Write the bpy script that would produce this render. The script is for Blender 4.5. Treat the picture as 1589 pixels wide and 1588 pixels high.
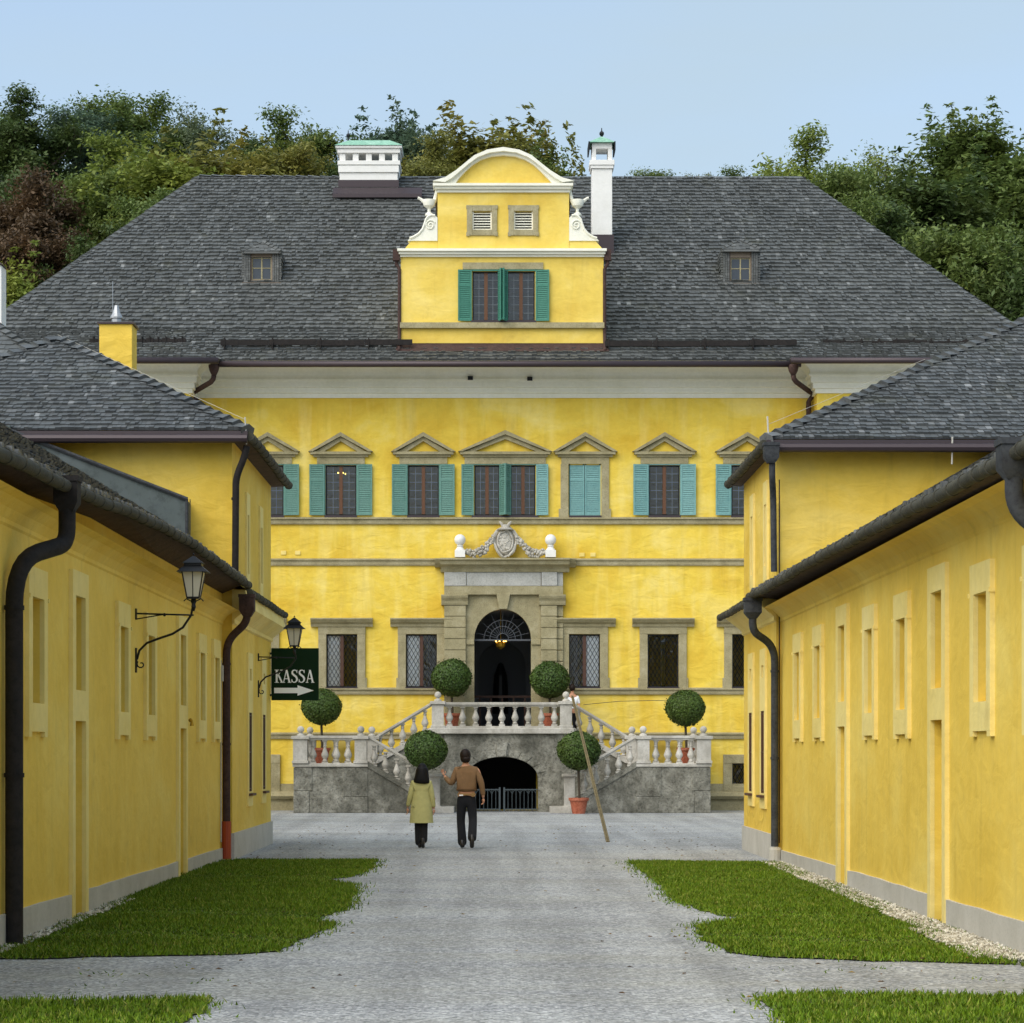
import bpy, math, random
import numpy as np
from mathutils import Vector, Matrix
random.seed(7); RNG = np.random.default_rng(7)
scn = bpy.context.scene
for o in list(bpy.data.objects): bpy.data.objects.remove(o)
C = scn.collection
# ---------------------------------------------------------------- camera
F, VX, VY, H = 4000.0, 768.0, 1165.0, 1.75
cam = bpy.data.cameras.new('camera'); co = bpy.data.objects.new('camera', cam); C.objects.link(co)
co.location = (0, 0, H); co.rotation_euler = (math.radians(90), 0, 0)
cam.sensor_width = 36; cam.lens = F/1589*36
cam.shift_x = (794.5-VX)/1589; cam.shift_y = (VY-794)/1589
cam.clip_end = 3000; scn.camera = co
scn.render.resolution_x, scn.render.resolution_y = 1024, 1023
# ---------------------------------------------------------------- sky, sun, exposure
SUN_EL, SUN_AZ = 46, 220      # azimuth clockwise from +Y (camera looks along +Y): behind the camera, to the left
w = bpy.data.worlds.new('World'); scn.world = w; w.use_nodes = True
nt = w.node_tree; sky = nt.nodes.new('ShaderNodeTexSky'); sky.sky_type = 'NISHITA'; sky.sun_disc = False
sky.sun_elevation = math.radians(SUN_EL); sky.sun_rotation = math.radians(SUN_AZ)
sky.air_density = 1.0; sky.dust_density = 4.5; sky.ozone_density = 1.0; sky.altitude = 400
wtc = nt.nodes.new('ShaderNodeTexCoord'); wmp = nt.nodes.new('ShaderNodeMapping'); wmp.inputs['Scale'].default_value = (1.5, 1.5, 7); nt.links.new(wtc.outputs['Generated'], wmp.inputs[0])
wno = nt.nodes.new('ShaderNodeTexNoise'); wno.inputs['Scale'].default_value = 2.2; wno.inputs['Detail'].default_value = 5; nt.links.new(wmp.outputs[0], wno.inputs['Vector'])
wmr = nt.nodes.new('ShaderNodeMapRange'); wmr.inputs[1].default_value = .3; wmr.inputs[2].default_value = .75; wmr.inputs[3].default_value = .42; wmr.inputs[4].default_value = .85; nt.links.new(wno.outputs['Fac'], wmr.inputs[0])
wmx = nt.nodes.new('ShaderNodeMix'); wmx.data_type = 'RGBA'; nt.links.new(wmr.outputs[0], wmx.inputs[0]); nt.links.new(sky.outputs[0], wmx.inputs[6]); wmx.inputs[7].default_value = (2.0, 2.5, 2.8, 1)   # thin cloud veil
nt.links.new(wmx.outputs[2], nt.nodes['Background'].inputs[0]); nt.nodes['Background'].inputs[1].default_value = 0.15
sl = bpy.data.lights.new('sun', 'SUN'); so = bpy.data.objects.new('sun', sl); C.objects.link(so)
sl.energy = 1.5; sl.angle = math.radians(70); sl.color = (1, .97, .90)
az, el = math.radians(SUN_AZ), math.radians(SUN_EL)
sd = Vector((math.sin(az)*math.cos(el), math.cos(az)*math.cos(el), math.sin(el)))
so.rotation_euler = sd.to_track_quat('Z', 'Y').to_euler()
scn.view_settings.view_transform = 'Standard'; scn.view_settings.look = 'None'
scn.view_settings.exposure = 0.82; scn.view_settings.gamma = 1

# ---------------------------------------------------------------- helpers
def fx(px, Y): return (px-VX)*Y/F
def fz(py, Y): return H+(VY-py)*Y/F
def gp(px, py):
    Y = F*H/(py-VY); return (fx(px, Y), Y)
def lin(c):
    if isinstance(c, str): c = [int(c[i:i+2], 16)/255 for i in (0, 2, 4)]
    return tuple(((v/12.92) if v <= .04045 else ((v+.055)/1.055)**2.4) for v in c)+(1,)
class MB:
    def __init__(s): s.v = []; s.f = []
    def add(s, vs, fs):
        n = len(s.v); s.v += [tuple(p) for p in vs]; s.f += [tuple(i+n for i in f) for f in fs]; return s
    def box(s, x0, x1, y0, y1, z0, z1):
        return s.add([(x0,y0,z0),(x1,y0,z0),(x1,y1,z0),(x0,y1,z0),(x0,y0,z1),(x1,y0,z1),(x1,y1,z1),(x0,y1,z1)],
            [(0,3,2,1),(4,5,6,7),(0,1,5,4),(1,2,6,5),(2,3,7,6),(3,0,4,7)])
    def quad(s, a, b, c, d): return s.add([a,b,c,d], [(0,1,2,3)])
    def poly(s, pts, y0, y1):       # polygon in XZ extruded in Y
        n = len(pts); return s.add([(x,y0,z) for x,z in pts]+[(x,y1,z) for x,z in pts],
            [tuple(range(n)), tuple(range(2*n-1,n-1,-1))]+[(i,n+i,n+(i+1)%n,(i+1)%n) for i in range(n)])
    def polyx(s, pts, x0, x1):      # polygon in YZ extruded in X
        n = len(pts); return s.add([(x0,y,z) for y,z in pts]+[(x1,y,z) for y,z in pts],
            [tuple(range(n)), tuple(range(2*n-1,n-1,-1))]+[(i,n+i,n+(i+1)%n,(i+1)%n) for i in range(n)])
    def lathe(s, prof, cx, cy, cz=0, n=16, sq=False):
        vs = []; fs = []
        for r, z in prof:
            for k in range(n):
                a = 2*math.pi*(k+.5)/n; vs.append((cx+r*math.cos(a), cy+r*math.sin(a), cz+z))
        for i in range(len(prof)-1):
            for k in range(n):
                fs.append((i*n+k, i*n+(k+1)%n, (i+1)*n+(k+1)%n, (i+1)*n+k))
        fs.append(tuple(range(n-1,-1,-1))); fs.append(tuple((len(prof)-1)*n+k for k in range(n)))
        return s.add(vs, fs)
    def sphere(s, c, r, n=14, m=9, sc=(1,1,1)):
        return s.lathe([(max(1e-3, r*sc[0]*math.sin(math.pi*i/m)), -r*sc[2]*math.cos(math.pi*i/m)) for i in range(m+1)], c[0], c[1], c[2], n)
    def tube(s, pts, r, n=10):
        pts = [Vector(p) for p in pts]; rs = r if isinstance(r, (list, tuple)) else [r]*len(pts)
        vs = []; fs = []; up0 = None
        for i, p in enumerate(pts):
            d = (pts[min(i+1,len(pts)-1)]-pts[max(i-1,0)]).normalized()
            if up0 is None: up0 = Vector((0,0,1)) if abs(d.z) < .9 else Vector((0,1,0))
            a = d.cross(up0)
            if a.length < 1e-4: a = d.orthogonal()
            a.normalize(); b = a.cross(d).normalized(); up0 = b
            for k in range(n):
                t = 2*math.pi*k/n; vs.append(p+a*math.cos(t)*rs[i]+b*math.sin(t)*rs[i])
        for i in range(len(pts)-1):
            for k in range(n): fs.append((i*n+k, i*n+(k+1)%n, (i+1)*n+(k+1)%n, (i+1)*n+k))
        fs.append(tuple(range(n-1,-1,-1))); fs.append(tuple((len(pts)-1)*n+k for k in range(n)))
        return s.add(vs, fs)
    def wall(s, O, U, V, N, u0, u1, v0, v1, holes, depth):   # rectangle with rectangular holes and reveals
        O, U, V, N = map(Vector, (O, U, V, N))
        us = sorted({u0, u1, *[h[0] for h in holes], *[h[1] for h in holes]}); vs_ = sorted({v0, v1, *[h[2] for h in holes], *[h[3] for h in holes]})
        P = lambda u, v, d=0: O+U*u+V*v+N*d
        for a, b in zip(us, us[1:]):
            if a < u0 or b > u1: continue
            for c, d in zip(vs_, vs_[1:]):
                if c < v0 or d > v1: continue
                mu, mv = (a+b)/2, (c+d)/2
                if any(h[0] < mu < h[1] and h[2] < mv < h[3] for h in holes): continue
                s.quad(P(a,c), P(b,c), P(b,d), P(a,d))
        for h in holes:
            a, b, c, d = h[:4]; D = h[4] if len(h) > 4 else depth
            s.quad(P(a,c), P(a,d), P(a,d,D), P(a,c,D)); s.quad(P(b,c), P(b,c,D), P(b,d,D), P(b,d))
            s.quad(P(a,c), P(a,c,D), P(b,c,D), P(b,c)); s.quad(P(a,d), P(b,d), P(b,d,D), P(a,d,D))
        return s
    def build(s, name, m, parent=None, smooth=False, bevel=0):
        me = bpy.data.meshes.new(name); me.from_pydata(s.v, [], s.f); me.update()
        if smooth:
            me.polygons.foreach_set('use_smooth', [True]*len(me.polygons))
        o = bpy.data.objects.new(name, me); C.objects.link(o); me.materials.append(m)
        if parent is not None: o.parent = parent
        if bevel:
            b = o.modifiers.new('bevel', 'BEVEL'); b.width = bevel; b.segments = 2; b.limit_method = 'ANGLE'
        if smooth == 'auto':
            try: me.set_sharp_from_angle(angle=math.radians(35))
            except Exception: pass
        return o
def tag(o, label=None, cat=None, group=None, kind=None):
    if label: o['label'] = label
    if cat: o['category'] = cat
    if group: o['group'] = group
    if kind: o['kind'] = kind
    return o
def thing(name, label, cat, group=None, loc=(0,0,0)):
    o = bpy.data.objects.new(name, None); C.objects.link(o); o.location = loc; o.empty_display_size = .3
    return tag(o, label, cat, group)
def structure(o): o['kind'] = 'structure'; return o

# ---------------------------------------------------------------- materials
def newmat(name):
    m = bpy.data.materials.new(name); m.use_nodes = True
    return m, m.node_tree, m.node_tree.nodes['Principled BSDF']
def plain(name, col, rough=.6, metal=0, spec=.5):
    m, t, p = newmat(name); p.inputs['Base Color'].default_value = lin(col); p.inputs['Roughness'].default_value = rough
    p.inputs['Metallic'].default_value = metal; p.inputs['Specular IOR Level'].default_value = spec; return m
def N(t, ty, **kw):
    n = t.nodes.new(ty)
    for k, v in kw.items():
        if k.startswith('i_'): n.inputs[k[2:].replace('_', ' ')].default_value = v
        else: setattr(n, k, v)
    return n
def noise_val(t, co, scale, detail=5, stretch=None, rough=.55, dist=0):
    if stretch:
        mp = N(t, 'ShaderNodeMapping'); mp.inputs['Scale'].default_value = stretch; t.links.new(co, mp.inputs[0]); co = mp.outputs[0]
    n = N(t, 'ShaderNodeTexNoise'); n.inputs['Scale'].default_value = scale; n.inputs['Detail'].default_value = detail
    n.inputs['Roughness'].default_value = rough; n.inputs['Distortion'].default_value = dist
    t.links.new(co, n.inputs['Vector']); return n.outputs['Fac']
def ramp(t, fac, stops):
    r = N(t, 'ShaderNodeValToRGB'); e = r.color_ramp.elements
    while len(e) < len(stops): e.new(.5)
    for k, (p_, c) in enumerate(stops): e[k].position = p_; e[k].color = lin(c) if not isinstance(c, float) else (c,c,c,1)
    t.links.new(fac, r.inputs[0]); return r.outputs[0]
def mix(t, fac, a, b, mode='MIX'):
    m = N(t, 'ShaderNodeMix', data_type='RGBA', blend_type=mode)
    for sock, v in ((m.inputs[0], fac), (m.inputs[6], a), (m.inputs[7], b)):
        if hasattr(v, 'is_output'): t.links.new(v, sock)
        else: sock.default_value = v
    return m.outputs[2]
def bump(t, p, h, strength, dist, prev=None):
    b = N(t, 'ShaderNodeBump'); b.inputs['Strength'].default_value = strength; b.inputs['Distance'].default_value = dist
    t.links.new(h, b.inputs['Height'])
    if prev is not None: t.links.new(prev, b.inputs['Normal'])
    t.links.new(b.outputs[0], p.inputs['Normal']); return b.outputs[0]
def plaster(name, a, b, c, wob=1.0, streak=.35, grain=60):
    m, t, p = newmat(name); tc = N(t, 'ShaderNodeTexCoord').outputs['Object']
    n1 = noise_val(t, tc, .55, 7, (1,1,1.3), .6, .4); col = ramp(t, n1, [(.3, a), (.52, b), (.75, c)])
    n2 = noise_val(t, tc, 1.6, 5, (1.6,1.6,.22)); s2 = ramp(t, n2, [(.5, 0.0), (.78, 1.0)])
    mf = N(t, 'ShaderNodeMath', operation='MULTIPLY'); t.links.new(s2, mf.inputs[0]); mf.inputs[1].default_value = streak
    col = mix(t, mf.outputs[0], col, lin(c))
    n4 = noise_val(t, tc, 7, 8, None, .7); g = ramp(t, n4, [(.25, .80), (.6, 1.0)]); col = mix(t, .45, col, g, 'MULTIPLY')
    n5 = noise_val(t, tc, 3.2, 6, (1,1,.10), .6); sk = ramp(t, n5, [(.56, 1.0), (.74, .80)]); col = mix(t, .6, col, sk, 'MULTIPLY')      # rain streaks
    n6 = noise_val(t, tc, 1.1, 7, None, .68); st_ = ramp(t, n6, [(.60, 0.0), (.72, 1.0)]); mm = N(t, 'ShaderNodeMath', operation='MULTIPLY'); t.links.new(st_, mm.inputs[0]); mm.inputs[1].default_value = .3
    col = mix(t, mm.outputs[0], col, lin('AD9350'))                                                                           # patched, worn areas
    t.links.new(col, p.inputs['Base Color']); p.inputs['Roughness'].default_value = .72; p.inputs['Specular IOR Level'].default_value = .35
    h1 = noise_val(t, tc, 2.2, 3, (1,1,1.8), .5, .6); pr = bump(t, p, h1, .5*wob, .10)
    h2 = noise_val(t, tc, grain, 3); bump(t, p, h2, .35, .004, pr)
    return m
def stone(name, a, b, c, scale=3, speck=40, dark=None, bumpd=.02, sd=.55):
    m, t, p = newmat(name); tc = N(t, 'ShaderNodeTexCoord').outputs['Object']
    n1 = noise_val(t, tc, scale, 8, None, .7); col = ramp(t, n1, [(.3, a), (.5, b), (.72, c)])
    n2 = noise_val(t, tc, speck, 3, None, .7); g = ramp(t, n2, [(.35, sd), (.5, .5+sd*.5 if sd > .8 else .95), (.68, 1.0)]); col = mix(t, .6, col, g, 'MULTIPLY')
    if dark:
        n3 = noise_val(t, tc, .9, 6, (1,1,.5), .65); f = ramp(t, n3, [(.42, 0.0), (.62, 1.0)])
        mf = N(t, 'ShaderNodeMath', operation='MULTIPLY'); t.links.new(f, mf.inputs[0]); mf.inputs[1].default_value = .7
        col = mix(t, mf.outputs[0], col, lin(dark))
    t.links.new(col, p.inputs['Base Color']); p.inputs['Roughness'].default_value = .85; p.inputs['Specular IOR Level'].default_value = .3
    bump(t, p, n2, .6, bumpd); return m
M = {}
M['pal'] = plaster('palace_yellow_plaster', 'DAB434', 'E8CA4C', 'F2DE86', .8, .6)
M['gab'] = plaster('gable_yellow_plaster', 'D8B648', 'E8CB5E', 'F0D980', .4, .3)
M['shed'] = plaster('shed_ochre_plaster', 'E4C048', 'EDCB56', 'F2D870', .35, .25, 80)
M['shed2'] = plaster('house_yellow_plaster', 'E0BA3E', 'E8C54E', 'EED26E', .7, .2, 50)
M['trim'] = plaster('pale_yellow_trim', 'EAD278', 'F0DB88', 'F4E296', .3, .1, 80)
M['plinth'] = stone('plinth_cement', 'B4B1A6', 'C0BDB3', 'CCC9C0', 1.5, 30, None, .004, .8)
M['white'] = stone('white_lime', 'DEDED8', 'E6E6E2', 'EDEDEA', 1.0, 12, None, .004, .92)
M['cream'] = stone('cream_cornice', 'E4E3D2', 'ECEBDC', 'F1F0E6', 1.0, 10, None, .004, .9)
M['sand'] = stone('weathered_sandstone', '8C8464', 'A39A78', 'B5AD8E', 2.5, 30)
M['grey'] = stone('grey_conglomerate', '56544A', '8A887C', 'B4B2A6', 3, 16, '44443C', .05, .25)
M['pale'] = stone('pale_limestone', 'A8A498', 'C4C0B6', 'D6D3CB', 2.5, 20, '8F8B80', .008, .75)
M['frieze'] = stone('grey_marble_frieze', 'A8A8A0', 'B8B8B2', 'C4C4BE', 3, 25)
M['purple'] = plain('oxidised_sheet', '3E3438', .45, .3)
M['iron'] = plain('black_iron', '15171A', .45, .4)
M['gutter'] = stone('tarnished_copper_gutter', '38382F', '45443A', '545346', 3, 25)
M['pipe'] = stone('dark_painted_pipe', '1E1C1C', '262322', '302B29', 5, 20, None, .003)
M['pipebr'] = stone('brown_copper_pipe', '3C2C28', '483632', '55433C', 5, 20, None, .003)
M['pipegr'] = stone('grey_zinc_pipe', '32343A', '3D4043', '4B4D50', 5, 20, None, .003)
M['zinc'] = stone('grey_sheet_metal', '4C545A', '57605F', '616A6C', .7, 6, None, .002)
M['patina'] = stone('green_copper_patina', '6FA590', '8DBBA4', 'A5CDBA', 3, 12, None, .005)
M['red'] = plain('red_pipe_shoe', 'A0401F', .5)
M['soffit'] = stone('old_soffit_boards', '3A2C22', '4A3A2C', '5B4A38', 4, 20)
M['brown'] = plain('brown_window_wood', '5E3C22', .6)
M['brownd'] = plain('dark_red_wood', '4A2E20', .6)
M['lead'] = plain('lead_cames', '6E7880', .5, .2)
M['leadd'] = plain('dark_lattice', '15171B', .5, .2)
M['curtain'] = plain('white_curtain', 'EAEEF0', .9)
M['terra'] = stone('terracotta', '9A5038', 'B0644A', 'BC7A62', 5, 20, None, .003)
M['wood'] = stone('weathered_pole_wood', '5E533C', '756848', '8A7C5A', 6, 30)
M['inner'] = plain('vestibule_wall', '80858C', .9)
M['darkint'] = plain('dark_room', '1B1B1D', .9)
M['signgreen'] = plain('sign_dark_green', '05250D', .5, 0, .15)
M['signwhite'] = plain('sign_white_paint', 'F6F8FA', .5)
M['milk'] = plain('milky_lamp_glass', 'C8C4B4', .25)
M['brass'] = plain('brass', 'B8902E', .35, .8)
def shingle_mat(name, cols, bri=.55):
    m, t, p = newmat(name); g = N(t, 'ShaderNodeNewGeometry').outputs['Random Per Island']
    col = ramp(t, g, cols); tc = N(t, 'ShaderNodeTexCoord').outputs['Object']
    n = noise_val(t, tc, .5, 6, None, .65); f = ramp(t, n, [(.35, .7), (.62, 1.0)]); col = mix(t, .8, col, f, 'MULTIPLY')
    n3 = noise_val(t, tc, .9, 7, (1,1,.18), .7); f3 = ramp(t, n3, [(.56, 0.0), (.72, 1.0)]); mm = N(t, 'ShaderNodeMath', operation='MULTIPLY'); t.links.new(f3, mm.inputs[0]); mm.inputs[1].default_value = .3
    col = mix(t, mm.outputs[0], col, lin('5C5C40'))   # moss streaks
    n2 = noise_val(t, tc, 25, 4, (1,1,1)); f2 = ramp(t, n2, [(.3, .7), (.65, 1.0)]); col = mix(t, .6, col, f2, 'MULTIPLY')
    t.links.new(col, p.inputs['Base Color']); p.inputs['Roughness'].default_value = bri
    bump(t, p, n2, .4, .01); return m
M['shingle'] = shingle_mat('grey_wood_shingles', [(0,'505352'), (.4,'585B5A'), (.92,'636665'), (.99,'747776'), (1,'909392')])
M['shingle2'] = shingle_mat('dark_wood_shingles', [(0,'4C4F50'), (.4,'565A5B'), (.9,'626566'), (.98,'747778'), (1,'949798')], .5)
M['shinglebrown'] = shingle_mat('brown_new_shingles', [(0,'4A3A32'), (.5,'6A5A4C'), (1,'8A7A68')])
def shutter_mat(name, a, b):
    m = stone(name, a, b, b, 3, 30, None, .002); m.node_tree.nodes['Principled BSDF'].inputs['Roughness'].default_value = .55; return m
M['teal'] = shutter_mat('teal_shutter_paint', '54877A', '648F84')
M['tealb'] = shutter_mat('pale_teal_shutter_paint', '66999A', '78A6A4')
M['teald'] = shutter_mat('deep_teal_shutter_paint', '387462', '458270')
def glass_mat():
    m, t, p = newmat('window_glass'); out = t.nodes['Material Output']
    tr = N(t, 'ShaderNodeBsdfTransparent'); tr.inputs[0].default_value = (.95,.96,.97,1); gl = N(t, 'ShaderNodeBsdfGlossy'); gl.inputs['Roughness'].default_value = .08
    lw = N(t, 'ShaderNodeFresnel'); lw.inputs[0].default_value = 1.5; mx = N(t, 'ShaderNodeMixShader')
    ad = N(t, 'ShaderNodeMath', operation='ADD'); ad.inputs[1].default_value = .06; t.links.new(lw.outputs[0], ad.inputs[0])
    t.links.new(ad.outputs[0], mx.inputs[0]); t.links.new(tr.outputs[0], mx.inputs[1]); t.links.new(gl.outputs[0], mx.inputs[2]); t.links.new(mx.outputs[0], out.inputs[0])
    tc = N(t, 'ShaderNodeTexCoord').outputs['Object']; b = N(t, 'ShaderNodeBump'); b.inputs['Strength'].default_value = .5; b.inputs['Distance'].default_value = .02
    t.links.new(noise_val(t, tc, 5, 2), b.inputs['Height']); t.links.new(b.outputs[0], gl.inputs['Normal']); return m
M['glass'] = glass_mat(); M['glass_dark'] = glass_mat(); M['glass_dark'].node_tree.nodes['Transparent BSDF'].inputs[0].default_value = (.25,.32,.40,1)
def emis(name, col, s):
    m, t, p = newmat(name); p.inputs['Base Color'].default_value = lin(col); p.inputs['Emission Color'].default_value = lin(col); p.inputs['Emission Strength'].default_value = s; return m
M['flame'] = emis('chandelier_bulb', 'FFC45A', 8)
def leaf_mat(name, var=.45, trans=.35):
    m, t, p = newmat(name); oi = N(t, 'ShaderNodeObjectInfo'); g = N(t, 'ShaderNodeNewGeometry').outputs['Random Per Island']
    v = ramp(t, g, [(0, 1-var), (.6, .9), (1, 1.0)]); col = mix(t, 1.0, oi.outputs['Color'], v, 'MULTIPLY')
    tc = N(t, 'ShaderNodeTexCoord').outputs['Object']; n = noise_val(t, tc, .45, 3); f = ramp(t, n, [(.45, 0.0), (.7, 1.0)])
    mf = N(t, 'ShaderNodeMath', operation='MULTIPLY'); t.links.new(f, mf.inputs[0]); mf.inputs[1].default_value = .35
    warm = mix(t, 1.0, oi.outputs['Color'], (1.6,1.15,.7,1), 'MULTIPLY'); col = mix(t, mf.outputs[0], col, warm)
    t.links.new(col, p.inputs['Base Color']); p.inputs['Roughness'].default_value = .5; p.inputs['Specular IOR Level'].default_value = .3
    tl = N(t, 'ShaderNodeBsdfTranslucent'); t.links.new(col, tl.inputs[0]); ms = N(t, 'ShaderNodeMixShader'); ms.inputs[0].default_value = trans
    t.links.new(p.outputs[0], ms.inputs[1]); t.links.new(tl.outputs[0], ms.inputs[2]); t.links.new(ms.outputs[0], t.nodes['Material Output'].inputs[0]); return m
M['leaf'] = leaf_mat('tree_leaves'); M['box'] = leaf_mat('clipped_leaves', .75, .1)
M['bark'] = stone('bark', '3A332A', '4A4236', '5A5244', 5, 30)
# gravel
m, t, p = newmat('gravel'); tc = N(t, 'ShaderNodeTexCoord').outputs['Object']
vo = N(t, 'ShaderNodeTexVoronoi'); vo.inputs['Scale'].default_value = 38; t.links.new(tc, vo.inputs['Vector'])
bw = N(t, 'ShaderNodeSeparateColor'); t.links.new(vo.outputs['Color'], bw.inputs[0])
c1 = ramp(t, bw.outputs[0], [(0,'72767A'), (.4,'9B9EA1'), (.8,'B7BABC'), (1,'DADCDD')])
big = ramp(t, noise_val(t, tc, .35, 6, (.5,1.6,1), .6), [(.35,.66), (.6,1.0)]); c1 = mix(t, .75, c1, big, 'MULTIPLY')
tint = ramp(t, noise_val(t, tc, .8, 6, (.35,1.4,1), .6), [(.42,0.0), (.66,1.0)])
mf = N(t, 'ShaderNodeMath', operation='MULTIPLY'); t.links.new(tint, mf.inputs[0]); mf.inputs[1].default_value = .35
c1 = mix(t, mf.outputs[0], c1, lin('8A8874')); tr_ = ramp(t, noise_val(t, tc, 1.0, 4, (1.6,.07,1), .5), [(.38,.74), (.58,1.0)]); c1 = mix(t, .8, c1, tr_, 'MULTIPLY'); t.links.new(c1, p.inputs['Base Color']); p.inputs['Roughness'].default_value = .9
b1 = bump(t, p, vo.outputs['Distance'], .7, .011); bump(t, p, noise_val(t, tc, 1.2, 4), .25, .03, b1); M['gravel'] = m
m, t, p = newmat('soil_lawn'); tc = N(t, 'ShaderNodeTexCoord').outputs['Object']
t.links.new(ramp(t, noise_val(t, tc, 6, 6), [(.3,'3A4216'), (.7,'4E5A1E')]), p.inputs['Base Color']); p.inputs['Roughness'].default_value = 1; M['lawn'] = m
m, t, p = newmat('grass_blades'); tc = N(t, 'ShaderNodeTexCoord').outputs['Object']; g = N(t, 'ShaderNodeNewGeometry').outputs['Random Per Island']
c1 = ramp(t, g, [(0,'46600C'), (.5,'5F7E12'), (.85,'748E1C'), (1,'9A9848')]); n = ramp(t, noise_val(t, tc, 1.1, 6, (.6,1.8,1), .65), [(.35,.55), (.65,1.0)])
c1 = mix(t, .7, c1, n, 'MULTIPLY'); dr = ramp(t, noise_val(t, tc, 2.3, 7, None, .7), [(.55, 0.0), (.72, 1.0)]); mm = N(t, 'ShaderNodeMath', operation='MULTIPLY'); t.links.new(dr, mm.inputs[0]); mm.inputs[1].default_value = .5; c1 = mix(t, mm.outputs[0], c1, lin('8A8A3C')); t.links.new(c1, p.inputs['Base Color']); p.inputs['Roughness'].default_value = .6; p.inputs['Specular IOR Level'].default_value = .2; M['grass'] = m
m, t, p = newmat('white_pebbles'); g = N(t, 'ShaderNodeNewGeometry').outputs['Random Per Island']
t.links.new(ramp(t, g, [(0,'7A7464'), (.4,'A8A08C'), (.8,'C8C2B0'), (1,'DAD6C8')]), p.inputs['Base Color']); p.inputs['Roughness'].default_value = .8; M['pebble'] = m
m, t, p = newmat('forest_floor'); tc = N(t, 'ShaderNodeTexCoord').outputs['Object']
t.links.new(ramp(t, noise_val(t, tc, .3, 6), [(.3,'1A240E'), (.7,'2C3816')]), p.inputs['Base Color']); p.inputs['Roughness'].default_value = 1; M['hill'] = m

# ---------------------------------------------------------------- ground
g = MB(); g.quad((-400,-60,0), (400,-60,0), (400,600,0), (-400,600,0)); structure(g.build('ground', M['gravel']))
def hill_z(X, Y):
    side = .6+.4*min(1, abs(X-6)/34)
    return -.3+side*(9*min(1, max(0, Y-98.5)/5)+17*min(1, max(0, (Y-102)/34))**.9)
hb = MB(); nx, ny = 50, 60
for j in range(ny+1):
    for i in range(nx+1):
        X = -160+320*i/nx; Y = 98.3+150*(j/ny)**1.5
        hb.v.append((X, Y, hill_z(X, Y)+.4*math.sin(X*.13+Y*.09)))
for j in range(ny):
    for i in range(nx): a = j*(nx+1)+i; hb.f.append((a, a+1, a+nx+2, a+nx+1))
structure(hb.build('hill', M['hill'], smooth=True))
# lawns
def inpoly(pts, poly):
    x, y = pts[:,0], pts[:,1]; ins = np.zeros(len(x), bool); n = len(poly)
    for i in range(n):
        x1, y1 = poly[i]; x2, y2 = poly[(i+1)%n]
        c = ((y1 > y) != (y2 > y)) & (x < (x2-x1)*(y-y1)/(y2-y1+1e-12)+x1); ins ^= c
    return ins
LAWN = {
 'left back lawn': [(588,1336),(572,1352),(548,1361),(500,1367),(546,1373),(553,1392),(540,1411),(500,1425),(478,1432),(516,1433),(510,1443),(470,1461),(430,1478),(370,1482),(200,1485),(10,1490),(-60,1490),(20,1467),(100,1434),(250,1372),(345,1338),(375,1336)],
 'right back lawn': [(978,1338),(1005,1358),(1030,1380),(1045,1398),(1085,1412),(1120,1421),(1168,1426),(1110,1432),(1078,1440),(1092,1460),(1130,1478),(1200,1487),(1350,1492),(1560,1497),(1640,1499),(1610,1505),(1510,1478),(1452,1448),(1400,1425),(1325,1390),(1258,1362),(1205,1340)],
 'left front lawn': [(332,1565),(312,1552),(150,1555),(0,1557),(-120,1560),(-260,1640),(-300,1760),(200,1760),(250,1600),(300,1578)],
 'right front lawn': [(1178,1550),(1210,1545),(1400,1545),(1650,1550),(1850,1600),(1900,1760),(1250,1760),(1225,1600),(1195,1562)]}
GR = []
for k, pl in LAWN.items():
    P2 = [gp(*q) for q in pl]
    P3 = []
    for i in range(len(P2)):                       # roughen the outline
        a, b = P2[i], P2[(i+1)%len(P2)]; n = max(1, int(math.dist(a, b)/.25))
        for j in range(n):
            s = j/n; P3.append((a[0]+(b[0]-a[0])*s+random.uniform(-.05,.05), a[1]+(b[1]-a[1])*s+random.uniform(-.06,.06)))
    lm = MB(); lm.add([(x, y, .012) for x, y in P3], [tuple(range(len(P3)))])
    o = lm.build('lawn', M['lawn']); structure(o)
    xs = [q[0] for q in P3]; ys = [q[1] for q in P3]; x0, x1, y0, y1 = min(xs), max(xs), min(ys), max(ys)
    n = int((x1-x0)*(y1-y0)*2300); pts = np.c_[RNG.uniform(x0-.2, x1+.2, n), RNG.uniform(y0-.2, y1+.2, n)]
    ins = inpoly(pts, P3); GR.append(pts[ins])
    jit = pts+RNG.normal(0, .11, pts.shape); fr_ = inpoly(jit, P3) & ~ins & (RNG.random(n) < .45); GR.append(pts[fr_])
# stray tufts on the gravel
st = []
for _ in range(30):
    c = gp(random.uniform(-50, 1650), random.uniform(1488, 1580))
    if abs(c[0]) > 1.9: st.append(np.c_[RNG.normal(c[0], .1, 9), RNG.normal(c[1], .14, 9)])
for _ in range(70):
    Y = random.uniform(21, 40); X = random.choice((-4.3, 4.42))
    st.append(np.c_[RNG.normal(X, .04, 16), RNG.normal(Y, .1, 16)])
pts = np.concatenate(GR+st); n = len(pts)
hh = RNG.uniform(.022, .045, n); dip = np.minimum.reduce([np.abs(pts[:,1]-(c+.5*np.sin(pts[:,0]*1.3))) for c in (35.0, 27.2, 23.9)]); hh *= .55+.6*np.clip(dip/.9, 0, 1); th = RNG.uniform(0, 2*np.pi, n); wd = .006+RNG.uniform(0, .005, n)
dx, dy = np.cos(th)*wd, np.sin(th)*wd; lx, ly = RNG.normal(0, .02, n), RNG.normal(0, .02, n)
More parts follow.
